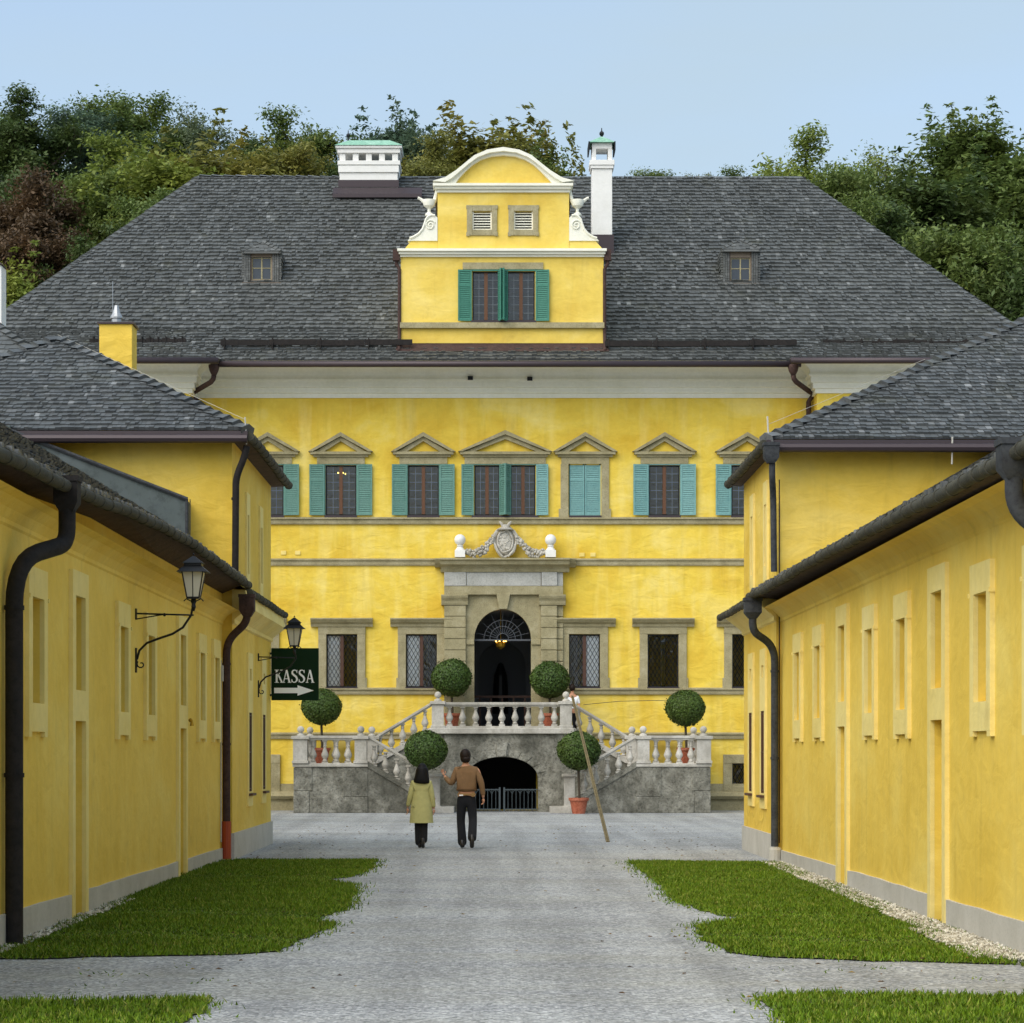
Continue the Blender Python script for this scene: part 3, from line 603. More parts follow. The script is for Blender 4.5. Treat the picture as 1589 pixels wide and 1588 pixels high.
for sg in (-1, 1):
    s = MB(); x0 = cx_+sg*.33; x1 = X(784+sg*62)
    for k in range(150):
        q = k/149; x = x0+(x1-x0)*q; z = Z(836)-(Z(836)-Z(862))*math.sin(min(1,q*1.15)*math.pi*.62)/1.0+.12*max(0,q-.6)
        r = .05+.09*math.sin(math.pi*min(1,q*.9+.1)); s.sphere((x+random.uniform(-.02,.02), Yc-.08+random.uniform(-.05,.05), z+random.uniform(-r,r)), random.uniform(.03,.055), 7, 5)
    s.build('festoon', M['pale'], po, smooth=True)

# ---- main roof
EZ = 12.95; EY = 74.0; BY, BZ = 76.3, 14.22; RY = 86.0
rl = Vector((X(310,RY), RY, Z(274,RY))); rr = Vector((X(1243,RY), RY, Z(282,RY)))
bl = Vector((X(-30,BY), BY, BZ)); br = Vector((X(1580,BY), BY, BZ))
wel, wer = Vector((X(-120,73.2), 73.2, EZ-.03)), Vector((X(1662,73.2), 73.2, EZ-.03))
rf = MB()
mid_l = bl.lerp(rl, .5)+Vector((.0,0,0)); mid_r = br.lerp(rr, .5)
shingles(rf, bl, br, rl, rr, .27, .10, .07)
Al = Vector((X(250,BY), BY, BZ)); Bl = Vector((X(344,EY), EY, EZ)); Cl = Vector((X(334,73.2), 73.2, EZ-.03))
Ar = Vector((X(1320,BY), BY, BZ)); Br_ = Vector((X(1226,EY), EY, EZ)); Cr = Vector((X(1232,73.2), 73.2, EZ-.03))
shingles(rf, Bl, Br_, Al, Ar, .27, .10, .07)
shingles(rf, wel, Cl, bl, Al, .27, .10, .07); shingles(rf, Cr, wer, Ar, br, .27, .10, .07)
rf.add([Cl+Vector((0,0,.02)), Bl+Vector((0,0,.02)), Al+Vector((0,0,.03))], [(0,1,2)]); rf.add([Br_+Vector((0,0,.02)), Cr+Vector((0,0,.02)), Ar+Vector((0,0,.03))], [(0,1,2)])
bk = 172.0-RY*0
def mir(v): return Vector((v.x, 2*RY-v.y, v.z))
for q in ((bl, mir(bl), mir(rl), rl), (br, mir(br), mir(rr), rr), (mir(bl), mir(br), mir(rr), mir(rl)), (wel, mir(wel), mir(bl), bl), (wer, mir(wer), mir(br), br), (mir(wel), mir(wer), mir(br), mir(bl))): rf.quad(*q)
ridge_caps(rf, rl, rr, .4, .16, .03); ridge_caps(rf, bl, rl, .33, .16, .05); ridge_caps(rf, br, rr, .33, .16, .05); ridge_caps(rf, wel, bl, .33, .16, .05); ridge_caps(rf, wer, br, .33, .16, .05)
ridge_caps(rf, Bl, Al, .3, .12, .03); ridge_caps(rf, Br_, Ar, .3, .12, .03)
roof = rf.build('roof', M['shingle'], pal)
def roofY(py):      # depth on the roof plane seen at row py
    for k in range(4000):
        Y = EY+k*.003
        z = EZ+(Y-EY)*(BZ-EZ)/(BY-EY) if Y < BY else BZ+(Y-BY)*(rl.z-BZ)/(RY-BY)
        if fz(py, Y) <= z: return Y, z
    return RY, rl.z
# gutters of palace
s = MB(); s.tube([(Bl.x-.3,EY-.12,EZ-.12),(Br_.x+.3,EY-.12,EZ-.12)], .09, 8); s.box(Bl.x, Br_.x, EY-.05, EY+.3, EZ-.1, EZ-.03); s.build('gutter', M['purple'], pal, smooth=True)
for a, b_ in ((wel.x, Cl.x+.1), (Cr.x-.1, wer.x)):
    s = MB(); s.tube([(a,73.08,EZ-.14),(b_,73.08,EZ-.14)], .09, 8); s.box(a, b_, 73.15, 73.4, EZ-.12, EZ-.06); s.build('gutter', M['purple'], pal, smooth=True)
for g0, g1, g2, xs, sg in ((332,326,294,XL,1),(1231,1238,1264,XR,-1)):
    s = MB(); x0 = X(g0,73.9)
    s.lathe([(.06,-.3),(.13,-.16),(.16,-.04),(.16,.02)], x0, 73.9, EZ-.16, 10)
    s.tube([(x0,73.9,EZ-.44),(x0-sg*.02,73.92,EZ-.54),(x0-sg*.1,74.0,EZ-.62),(X(g2,75.1)+sg*.12,75.1,Z(609,75.1)),(X(g2,75.3)+sg*.04,75.25,Z(613,75.3)),(xs+sg*.14,75.35,Z(625)),(xs+sg*.14,75.35,1)], .075, 8)
    s.build('drainpipe', M['pipebr'], pal, smooth=True)
# snow guards
for a, b_, py in ((140,290,541),(343,1236,543),(1276,1600,544)):
    Yg, zg = roofY(py); s = MB(); n = 12
    for k in range(n):
        xa, xb = X(a+(b_-a)*k/n, Yg), X(a+(b_-a)*(k+1)/n, Yg); d = random.uniform(-.03,.03)
        if X(612,Yg) < (xa+xb)/2 < X(944,Yg): continue
        s.box(xa, xb-.01, Yg-.18, Yg-.1, zg+.1+d, zg+.26+d); s.box(xa+.1, xa+.13, Yg-.2, Yg+.2, zg, zg+.32)
    s.build('snow_guard', M['pipe'], pal)
for k in range(1): pass
# ---- gable
GY = 74.9
gx = lambda p_: fx(p_, GY); gz = lambda p_: fz(p_, GY)
gb = MB(); gxl, gxr = gx(622), gx(936.5)
gh = [(gx(733),gx(775),gz(498),gz(421)), (gx(787),gx(830),gz(498),gz(421))]
gb.wall((0,GY,0),(1,0,0),(0,0,1),(0,1,0), gxl, gxr, gz(545), gz(399), gh, .3)
gh2 = [(gx(733),gx(763),gz(357),gz(328)), (gx(797.5),gx(827),gz(357),gz(328))]
ux0, ux1 = gx(679), gx(883)
gb.wall((0,GY,0),(1,0,0),(0,0,1),(0,1,0), ux0, ux1, gz(387.5), gz(299), gh2, .3)
gb.poly([(gx(627),gz(387.3)),(gx(678.8),gz(387.3)),(gx(678.8),gz(374)),(gx(638),gz(374))], GY+.02, GY+.5); gb.poly([(gx(883.2),gz(387.3)),(gx(936),gz(387.3)),(gx(924),gz(374)),(gx(883.2),gz(374))], GY+.02, GY+.5)
# side and back bodies
for x in (gxl, gxr): gb.quad((x,GY,gz(545)),(x,GY+5.5,gz(545)),(x,GY+5.5,gz(399)),(x,GY,gz(399)))
for x in (ux0, ux1): gb.quad((x,GY,gz(399)),(x,GY+7.5,gz(399)),(x,GY+7.5,gz(292)),(x,GY,gz(292)))
# tympanum
arc = [(672,283),(686,280),(701,273),(712,263),(721,256),(732,246),(744,239),(762,233),(781,231),(800,233),(817,239),(829,246),(840,256),(850,264),(862,273),(876,280),(890,283)]
arci = [(706,287),(712,278),(722,267),(733,257),(746,249),(763,243.5),(781,242),(799,243.5),(815,249),(828,257),(839,267),(850,278),(858,287)]
gb.poly([(gx(a), gz(b_)) for a, b_ in arci], GY+.05, GY+.35)
gable = gb.build('gable', M['gab'], pal)
gt = MB()
n = len(arci)
outer = []
for k in range(n):       # outer points matched to inner ones
    q = k/(n-1)*(len(arc)-1); i = int(q); f = q-i; j = min(i+1, len(arc)-1); outer.append((arc[i][0]*(1-f)+arc[j][0]*f, arc[i][1]*(1-f)+arc[j][1]*f))
for k in range(n-1):
    a, b_, c_, d_ = arci[k], arci[k+1], outer[k+1], outer[k]
    gt.poly([(gx(p_[0]), gz(p_[1])) for p_ in (a, b_, c_, d_)], GY-.1, GY+.4)
    f = .45; a2 = tuple(a[i]+(d_[i]-a[i])*f for i in (0,1)); b2 = tuple(b_[i]+(c_[i]-b_[i])*f for i in (0,1))
    gt.poly([(gx(p_[0]), gz(p_[1])) for p_ in (a2, b2, c_, d_)], GY-.22, GY-.101)
for a, b_, c_, d_, o1 in ((672,889,287,291,.24),(675,886,291,295,.17),(678,884,295,299.5,.08),(617,941,388,392,.24),(619,939,392,396,.16),(621,937.5,396,399.5,.08)):
    gt.box(gx(a), gx(b_), GY-o1, GY+.4, gz(d_)+.002, gz(c_))
gt.build('gable_cornice', M['cream'], gable)
s = MB(); s.box(gxl-.02, gxr+.02, GY-.12, GY-.001, gz(510), gz(501.5)); s.box(gx(718), gx(843), GY-.05, GY-.001, gz(418.5), gz(408)); s.build('stone_bands', M['sand'], gable)
# gable roof behind
s = MB(); na = len(arc)
for (a, b_), (c_, d_) in zip(arc, arc[1:]): s.quad((gx(a),GY+.4,gz(b_)-.05),(gx(c_),GY+.4,gz(d_)-.05),(gx(c_),GY+8.5,gz(d_)-.05),(gx(a),GY+8.5,gz(b_)-.05))
for sg, xo, xi in ((-1,gxl,ux0),(1,gxr,ux1)): s.quad((xo,GY+.4,gz(399)+.02),(xi,GY+.4,gz(360)),(xi,GY+7,gz(360)),(xo,GY+7,gz(399)+.02))
s.build('gable_roof', M['shinglebrown'], gable)
s = MB(); s.quad((gxl-.1,GY-.02,gz(534)),(gxr+.1,GY-.02,gz(534)),(gxr+.15,GY-.35,gz(548)),(gxl-.15,GY-.35,gz(548))); s.box(gxl-.1,gxr+.1,GY-.03,GY-.002,gz(538),gz(533)); s.build('flashing', M['pipebr'], gable)
# gable windows
wn = MB(); wn.box(gx(731), gx(832), GY-.1, GY+.1, gz(501), gz(498.2)); gw = wn.build('window', M['purple'], gable)
C_Y = PW
casement(gx(733.2), gx(774.8), gz(497.8), gz(421.2), GY+.1, gw, 'grid'); casement(gx(787.2), gx(829.8), gz(497.8), gz(421.2), GY+.1, gw, 'grid')
s = MB(); s.box(gx(731), gx(832), GY-.04, GY-.001, gz(421), gz(418.7)); s.build('shutter_frame', M['teald'], gw)
hS = gz(419.5)-gz(499)
shutter(.40, hS, M['teald'], gw, (gx(732), GY-.04, gz(499)), .12, -1); shutter(.40, hS, M['teald'], gw, (gx(831), GY-.04, gz(499)), -.12, 1)
shutter(.40, hS, M['teald'], gw, (gx(774), GY-.04, gz(499)), -1.15, 1); shutter(.40, hS, M['teald'], gw, (gx(787), GY-.04, gz(499)), 1.0, -1)
for a, b_ in ((733,763),(797.5,827)):
    s = MB(); o_ = 8.5
    s.box(gx(a-o_), gx(a), GY-.05, GY+.01, gz(366), gz(319)); s.box(gx(b_), gx(b_+o_), GY-.05, GY+.01, gz(366), gz(319)); s.box(gx(a), gx(b_), GY-.048, GY+.01, gz(366), gz(357)); s.box(gx(a), gx(b_), GY-.048, GY+.01, gz(328), gz(319))
    for ux, uz in ((a-o_-1,366),(b_+o_-4,366),(a-o_-1,324),(b_+o_-4,324)): s.box(gx(ux), gx(ux+5), GY-.06, GY+.01, gz(uz+1), gz(uz-5))
    w2 = s.build('louvre_window', M['sand'], gable, bevel=.01)
    s = MB(); s.box(gx(a), gx(a+2), GY+.02, GY+.08, gz(357), gz(328)); s.box(gx(b_-2), gx(b_), GY+.02, GY+.08, gz(357), gz(328))
    for k in range(7): z = gz(356)+k*(gz(329)-gz(356))/6.6; s.add([(gx(a+2),GY+.02,z),(gx(b_-2),GY+.02,z),(gx(b_-2),GY+.10,z+.045),(gx(a+2),GY+.10,z+.045),(gx(a+2),GY+.02,z-.012),(gx(b_-2),GY+.02,z-.012),(gx(b_-2),GY+.10,z+.033),(gx(a+2),GY+.10,z+.033)], [(0,1,2,3),(4,7,6,5),(0,4,5,1)])
    s.build('louvres', M['cream'], w2)
# volutes and urns
for sg, xo in ((-1, 678.8), (1, 883.2)):
    gxx = lambda d: gx(xo+sg*d)
    s = MB(); prof = [(0,374),(0,338),(4,335),(9,334),(14,336),(18,341),(20,348),(23,356),(29,363),(37,368),(43,370),(46,374)]
    pts = [(gxx(a), gz(b_)) for a, b_ in prof]; s.poly(pts if sg > 0 else pts[::-1], GY-.02, GY+.3)
    s.tube([(gxx(11)+sg*.0+.155*(1-q/30)*math.cos(q*.42+.5), GY-.04, gz(350)+.155*(1-q/30)*math.sin(q*.42+.5)) for q in range(28)], .022, 6)
    s.tube([(gxx(a), GY-.03, gz(b_)) for a, b_ in prof[2:11]], .035, 6)
    s.build('volute', M['cream'], gable)
    s = MB(); cx_ = gxx(13); s.lathe([(.12,0),(.12,.05),(.05,.1),(.05,.2),(.16,.28),(.2,.4),(.19,.46)], cx_, GY+.1, gz(334), 12)
    s.tube([(cx_+sg*.17,GY+.1,gz(334)+.42),(cx_+sg*.27,GY+.1,gz(334)+.5),(cx_+sg*.33,GY+.1,gz(334)+.52)], [.06,.04,.045], 6); s.tube([(cx_-sg*.15,GY+.1,gz(334)+.4),(cx_-sg*.22,GY+.1,gz(334)+.7),(gxx(1),GY+.1,gz(334)+.9)], [.06,.05,.03], 6)
    s.build('urn', M['cream'], gable, smooth='auto')
    s = MB(); xs = gx(615) if sg < 0 else gx(943)
    s.box(xs-.1, xs+.1, GY-.1, GY+.12, gz(405), gz(388)); s.tube([(xs,GY,gz(404)),(xs,GY,gz(410)),(xs-sg*.09,GY-.02,gz(418)),(xs-sg*.09,GY-.04,gz(520)),(xs-sg*.09,GY-.3,gz(552)+.1)], .05, 8); s.build('drainpipe', M['pipebr'], gable)
# ---- roof chimneys
Yb, zb = roofY(300)
ch = MB(); cxx = lambda p_: fx(p_, Yb); czz = lambda p_: fz(p_, Yb); dY = 1.2
ch.box(cxx(527), cxx(617), Yb, Yb+dY, czz(330), czz(262)); ch.box(cxx(525), cxx(619), Yb-.05, Yb+dY+.05, czz(268), czz(258)); ch.box(cxx(524), cxx(621), Yb-.07, Yb+dY+.07, czz(256.5), czz(250))
ch.box(cxx(525.5), cxx(619.5), Yb-.03, Yb+dY+.03, czz(258), czz(256.5))
for k in range(5): a = 527+k*20.4; ch.box(cxx(a), cxx(a+9), Yb, Yb+.22, czz(250), czz(238)); ch.box(cxx(a), cxx(a+9), Yb+dY-.22, Yb+dY, czz(250), czz(238))
ch.box(cxx(524), cxx(621), Yb-.06, Yb+dY+.06, czz(238), czz(231)); ch.box(cxx(521), cxx(624), Yb-.12, Yb+dY+.12, czz(231), czz(227))
ch1 = ch.build('chimney', M['white'], pal, bevel=.01)
s = MB(); y0, y1 = Yb-.16, Yb+dY+.16; xa, xb = cxx(519.5), cxx(625); za, zt_ = czz(226.8), czz(213)
s.add([(xa,y0,za),(xb,y0,za),(xb,y1,za),(xa,y1,za),(xa+.45,y0+.6,zt_),(xb-.45,y0+.6,zt_),(xb-.45,y1-.6,zt_),(xa+.45,y1-.6,zt_)], [(0,1,5,4),(1,2,6,5),(2,3,7,6),(3,0,4,7),(4,5,6,7),(3,2,1,0)]); s.build('cap', M['patina'], ch1)
s = MB(); s.tube([(cxx(539),Yb+.5,zt_),(cxx(539),Yb+.5,czz(197))], [.03,.012], 6); s.sphere((cxx(539),Yb+.5,czz(205)), .07, 8, 6); s.build('finial', M['iron'], ch1)
Y3, z3 = roofY(307)
s = MB(); s.add([(fx(517,Y3),Y3-.3,z3+.02),(fx(655,Y3),Y3-.3,z3+.02),(fx(655,Y3),Y3+.1,z3+.35),(fx(517,Y3),Y3+.1,z3+.35)], [(0,1,2,3)]); s.box(fx(517,Y3),fx(655,Y3),Y3-.34,Y3-.28,z3-.06,z3+.06); s.box(cxx(525),cxx(619),Yb-.06,Yb-.005,czz(291),czz(280)); s.build('flashing', M['purple'], ch1)
Yb, zb = roofY(393); dY = .8
ch = MB(); ch.box(cxx(918.5), cxx(950), Yb, Yb+dY, czz(400), czz(262)); ch.box(cxx(916.5), cxx(952), Yb-.05, Yb+dY+.05, czz(261.9), czz(257)); ch.box(cxx(915), cxx(953.5), Yb-.08, Yb+dY+.08, czz(256.9), czz(249))
for a, b_ in ((918.5,925),(943.5,950)): ch.box(cxx(a), cxx(b_), Yb, Yb+dY, czz(248.9), czz(231))
ch.box(cxx(918.5), cxx(950), Yb-.002, Yb+dY, czz(231), czz(222))
ch2 = ch.build('chimney', M['white'], pal, bevel=.01)
s = MB(); xa, xb, y0, y1 = cxx(913), cxx(955), Yb-.14, Yb+dY+.14; za = czz(222); s.add([(xa,y0,za),(xb,y0,za),(xb,y1,za),(xa,y1,za),(cxx(934.5),(y0+y1)/2,czz(207))], [(0,1,4),(1,2,4),(2,3,4),(3,0,4),(3,2,1,0)]); s.build('cap', M['patina'], ch2)
s = MB(); s.tube([(cxx(934.5),Yb+.4,czz(210)),(cxx(934.5),Yb+.4,czz(194))], [.04,.012], 6); s.sphere((cxx(934.5),Yb+.4,czz(203)), .08, 8, 6)
for a in (914, 954): s.box(cxx(a)-.02, cxx(a)+.02, Yb-.14, Yb+dY+.14, czz(234), czz(221))
s.build('finial', M['iron'], ch2)
s = MB(); s.box(cxx(916.5), cxx(952.5), Yb-.08, Yb+dY, czz(395), czz(365)); s.build('flashing', M['purple'], ch2)
# ---- small shingled dormers
for c, ya, yb_ in ((406,378,441),(1149,375,442)):
    Yd, zd = roofY(yb_-3); dx_ = lambda d: fx(c+d, Yd); dz_ = lambda p_: fz(p_, Yd)
    z1 = dz_(ya+13)
    s = MB()
    s.wall((0,Yd,0),(1,0,0),(0,0,1),(0,1,0), dx_(-27), dx_(27), dz_(yb_+4), z1, [(dx_(-15),dx_(15),dz_(yb_-7),dz_(yb_-42))], .12)
    dm = s.build('dormer', M['shinglebrown'], pal)
    s = MB()
    for k in range(12):
        za_, zb_ = dz_(yb_)+k*(z1-dz_(yb_))/12, dz_(yb_)+(k+1)*(z1-dz_(yb_))/12
        for a, b_ in ((-27,-17),(17,27)): 
            for q in range(3): xa = dx_(a+q*(b_-a)/3); xb = dx_(a+(q+1)*(b_-a)/3); s.box(xa, xb-.01, Yd-.05-.01*random.random(), Yd-.001, za_+.004, zb_)
    for sg in (-1, 1):
        xx = dx_(sg*27); e = dx_(sg*33); s.add([(xx,Yd,dz_(yb_+2)),(xx,Yd,z1),(xx,Yd+3,z1),(e,Yd-.05,dz_(yb_+2))], [(0,1,2)])
    for k in range(14):
        for sg in (-1, 1):
            z = dz_(yb_)+k*(z1-dz_(yb_))/14; l = (z-zd)/.68+.2; 
            if l > .1: s.box(*sorted((dx_(sg*27), dx_(sg*(27+3+1.5*random.random())))), Yd-.02, Yd+l, z, z+.06)
    xm = dx_(0); zt_ = dz_(ya-5); e1, e2 = dx_(-30), dx_(30); z1b = z1-.02
    s.build('cladding', M['shingle'], dm)
    s = MB(); pk = Vector((xm, Yd+.22, zt_)); bk_ = Vector((xm, Yd+(zt_-zd)/.68+.1, zt_))
    shingles(s, (e1,Yd-.15,z1b), (e2,Yd-.15,z1b), pk, pk, .17, .12, .025)
    bl_ = Vector((e1, Yd+(z1b-zd)/.68+.2, z1b)); br2 = Vector((e2, Yd+(z1b-zd)/.68+.2, z1b))
    s.add([Vector((e1,Yd-.15,z1b)), pk, bk_, bl_], [(0,1,2,3)]); s.add([Vector((e2,Yd-.15,z1b)), pk, bk_, br2], [(0,1,2,3)])
    ridge_caps(s, Vector((e1,Yd-.15,z1b)), pk, .15, .06, .03); ridge_caps(s, Vector((e2,Yd-.15,z1b)), pk, .15, .06, .03); s.box(e1, e2, Yd-.17, Yd-.151, z1b-.06, z1b)
    s.build('dormer_roof', M['shingle'], dm)
    s = MB(); xa, xb, za_, zb_ = dx_(-15), dx_(15), dz_(yb_-7), dz_(yb_-42)
    for a, b_ in ((xa,xa+.025),(xm-.02,xm+.02),(xb-.025,xb)): s.box(a, b_, Yd+.04, Yd+.08, za_, zb_)
    for z in (za_, (za_+zb_)/2, zb_-.04): s.box(xa, xb, Yd+.045, Yd+.075, z, z+.022)
    s.build('window_frame', M['sand'], dm)
    s = MB(); s.quad((xa,Yd+.06,za_),(xb,Yd+.06,za_),(xb,Yd+.06,zb_),(xa,Yd+.06,zb_)); s.build('pane', plain('dusty_pane','3E444C',.2), dm)
    s = MB(); s.box(dx_(-30), dx_(30), Yd-.12, Yd-.06, dz_(yb_+1), dz_(yb_-1.5)); s.build('sill', M['shinglebrown'], dm)

# ================================================================ STAIRCASE
FY, TY = 72.2, 73.6; SC = .2
stc = thing('staircase', 'double stone staircase with balustrades and arched grotto in front of the palace door', 'staircase')
LZ = 1.39; out, inn = 5.82, 3.76
def baluster(x, y, z, h=.56):
    s = MB(); w_ = .085; s.box(x-w_, x+w_, y-w_, y+w_, z, z+.05); s.box(x-.07, x+.07, y-.07, y+.07, z+h-.04, z+h)
    s.lathe([(.05,.05),(.075,.08),(.05,.11),(.055,.13),(.1,.2),(.105,.25),(.07,.34),(.042,.42),(.04,.46),(.06,.48),(.04,.5),(.055,h-.04)], x, y, z, 12)
    s.build('baluster', M['pale'], stc, smooth='auto')
def post(x, y, z, h, w_=.17, ball=True):
    s = MB(); s.box(x-w_, x+w_, y-w_, y+w_, z, z+h-.001); s.box(x-w_-.03, x+w_+.03, y-w_-.03, y+w_+.03, z, z+.08); s.box(x-w_-.05, x+w_+.05, y-w_-.05, y+w_+.05, z+h, z+h+.09)
    if ball: s.lathe([(.11,.09),(.11,.13),(.05,.16),(.05,.19)], x, y, z+h, 12); s.sphere((x, y, z+h+.27), .10, 14, 10)
    s.build('post', M['pale'], stc, bevel=.008)
def rail(p, q, w_=.13):
    p, q = Vector(p), Vector(q); s = MB(); d = q-p
    def bar(o0, o1, ww, e=0):
        n_ = Vector((0,1,0)) if abs(d.x) > abs(d.y) else Vector((1,0,0))
        a, b_ = p, q; u = Vector((0,0,1))
        s.add([a-n_*ww+u*o0, a+n_*ww+u*o0, a+n_*ww+u*o1, a-n_*ww+u*o1, b_-n_*ww+u*o0, b_+n_*ww+u*o0, b_+n_*ww+u*o1, b_-n_*ww+u*o1], [(0,1,2,3),(7,6,5,4),(0,4,5,1),(1,5,6,2),(2,6,7,3),(3,7,4,0)])
    bar(0, .045, w_*.75); bar(.046, .12, w_); s.build('handrail', M['pale'], stc, bevel=.006)
# terrace wall with arch
s = MB(); xl, xr = SC-2.02, SC+2.02
arch_face(s, xl, xr, 0, TZ-.16, TY, TY+.5, SC, 1.03, .95, .62, 24)
s.quad((xl,TY+.4,TZ-.161),(xr,TY+.4,TZ-.161),(xr,PW,TZ-.161),(xl,PW,TZ-.161)); s.build('terrace_wall', M['grey'], stc)
s = MB()
for k in range(9):
    a0, a1 = math.pi*(.08+.84*k/9), math.pi*(.08+.84*(k+1)/9)-.02
    f = lambda a, r: (SC+(1.03+r)*math.cos(a), .95+(.62+r*.8)*math.sin(a)); s.poly([f(a0,0.01), f(a0,.26), f(a1,.26), f(a1,0.01)], TY-.03, TY+.02)
s.poly([(SC-.12,1.58),(SC+.12,1.58),(SC+.17,2.0),(SC-.17,2.0)], TY-.08, TY-.031)
s.build('arch_stones', M['grey'], stc, bevel=.012)
s = MB(); s.box(xl-.05, xr+.05, TY-.12, PW-.001, TZ-.16, TZ); s.build('terrace_slab', M['pale'], stc, bevel=.02)
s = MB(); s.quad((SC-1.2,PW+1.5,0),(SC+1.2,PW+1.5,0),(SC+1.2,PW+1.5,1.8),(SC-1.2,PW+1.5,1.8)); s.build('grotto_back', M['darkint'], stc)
# grotto gate
gt = thing('grotto_gate', 'low iron double gate across the dark arch under the terrace', 'gate')
for sg in (-1, 1):
    s = MB(); Yg = TY+.1
    for k in range(9): x = SC+sg*(.06+k*.115); s.tube([(x,Yg,.03),(x,Yg,.66)], .011, 5)
    for k in range(0, 8, 2):
        x = SC+sg*(.06+k*.115+.115); s.tube([(x-.1*math.cos(a*.5), Yg, .52+.1*math.sin(a*.5)) for a in range(7)], .009, 5)
    s.box(*sorted((SC+sg*.04, SC+sg*1.02)), Yg-.015, Yg+.015, .62, .65); s.box(*sorted((SC+sg*.04, SC+sg*1.02)), Yg-.015, Yg+.015, .06, .09); s.box(*sorted((SC+sg*.04, SC+sg*.09)), Yg-.02, Yg+.02, .02, .7)
    s.build('gate_leaf', plain('gate_iron','4A5458',.5,.3), gt)
# balustrade on terrace
post(SC-1.83, TY+.1, TZ, .68); post(SC+1.83, TY+.1, TZ, .68); rail((SC-1.66,TY+.1,TZ+.62), (SC+1.66,TY+.1,TZ+.62))
s = MB(); s.box(SC-1.66, SC+1.66, TY-.02, TY+.22, TZ+.001, TZ+.06); s.build('plinth_strip', M['pale'], stc)
for k in range(9): baluster(SC-1.5+k*.375, TY+.1, TZ+.06)
for sg in (-1, 1):
    ox = lambda d: SC+sg*d
    def bx(s, a, b_, *r): s.box(*sorted((ox(a), ox(b_))), *r)
    # landing block
    s = MB(); bx(s, inn, out, FY, PW-.1, 0, LZ-.1); s.build('landing_wall', M['grey'], stc, bevel=.02)
    s = MB(); bx(s, inn-.02, out+.05, FY-.05, PW-.1, LZ-.1, LZ); s.build('landing_slab', M['pale'], stc, bevel=.02)
    # dressed quoins on landing wall
    s = MB()
    bx(s, out-.42, out+.02, FY-.03, FY+.2, 0, .62); bx(s, out-.5, out+.02, FY-.028, FY+.2, .63, LZ-.11); bx(s, inn, out-.44, FY-.025, FY+.1, 0, .45); bx(s, inn, inn+.7, FY-.018, FY+.1, .46, LZ-.11)
    s.build('dressed_stones', M['grey'], stc, bevel=.015)
    # upper flight
    s = MB(); n = 6
    for k in range(n): bx(s, 2.02+k*.275, 2.02+(k+1)*.275, TY+.3, PW-.1, 0, TZ-(k+1)*(TZ-LZ)/n+.0)
    s.build('steps', M['pale'], stc, bevel=.01)
    s = MB(); pts = [(ox(2.02),0),(ox(2.02),TZ-.16),(ox(3.75),LZ-.12),(ox(3.75),0)]; s.poly(pts if sg > 0 else pts[::-1], TY, TY+.3); s.build('stringer_wall', M['grey'], stc)
    s = MB(); pts = [(ox(2.05),TZ-.16),(ox(2.05),TZ+.02),(ox(3.75),LZ+.03),(ox(3.75),LZ-.12)]; s.poly(pts if sg > 0 else pts[::-1], TY-.05, TY+.32); s.build('stringer', M['pale'], stc)
    rail((ox(1.95),TY+.1,TZ+.66), (ox(3.6),TY+.1,LZ+.66))
    for k in range(5): d = 2.2+k*.32; baluster(ox(d), TY+.1, TZ+.0-(d-2.05)*(TZ-LZ)/1.7, .60)
    post(ox(3.72), TY+.1, LZ, .68)
    # lower flight
    s = MB(); n = 7
    for k in range(n): bx(s, inn-(k+1)*.25, inn-k*.25, FY+.3, TY-.001, 0, LZ-(k+1)*.17)
    bx(s, 1.35, inn-n*.25, FY-.1, TY-.001, 0, .17); s.build('steps', M['pale'], stc, bevel=.01)
    sl = 1.02/1.72
    s = MB(); pts = [(ox(inn),0),(ox(inn),LZ-.11),(ox(inn-1.72),LZ-.11-1.02),(ox(inn-1.72),0)]; s.poly(pts if sg < 0 else pts[::-1], FY, FY+.3); s.build('stringer_wall', M['grey'], stc)
    s = MB(); pts = [(ox(inn),LZ-.11),(ox(inn),LZ+.05),(ox(inn-1.72),LZ+.05-1.02),(ox(inn-1.72),LZ-.11-1.02)]; s.poly(pts if sg < 0 else pts[::-1], FY-.05, FY+.33); s.build('stringer', M['grey'], stc)
    rail((ox(inn),FY+.13,LZ+.68), (ox(inn-1.72),FY+.13,LZ+.68-1.02))
    for k in range(5): d = .17+k*.32; baluster(ox(inn-d), FY+.13, LZ+.02-d*sl, .60)
    s = MB(); bx(s, inn-1.72-.3, inn-1.72, FY-.03, FY+.33, 0, 1.02); bx(s, inn-1.72-.36, inn-1.72+.06, FY-.1, FY+.38, 1.02, 1.1); bx(s, inn-1.72-.34, inn-1.72+.04, FY-.07, FY+.36, 0, .2); s.build('newel', M['pale'], stc, bevel=.012)
    # landing balustrade
    post(ox(inn+.2), FY+.13, LZ, .68); post(ox(out-.17), FY+.13, LZ, .68, .2); post(ox(out-.25), PW-.6, LZ, .68)
    rail((ox(inn+.02),FY+.13,LZ+.66), (ox(out-.02),FY+.13,LZ+.66)); rail((ox(out-.17),FY+.3,LZ+.66), (ox(out-.17),PW-.4,LZ+.66))
    for k in range(4): baluster(ox(inn+.55+k*.33), FY+.13, LZ, .66)
    for k in range(6): baluster(ox(out-.17), FY+.6+k*.4, LZ, .66)
    rail((ox(inn+.1),PW-.35,LZ+.66), (ox(out-.3),PW-.35,LZ+.66))
    for k in range(4): baluster(ox(inn+.38+k*.36), PW-.35, LZ, .66)

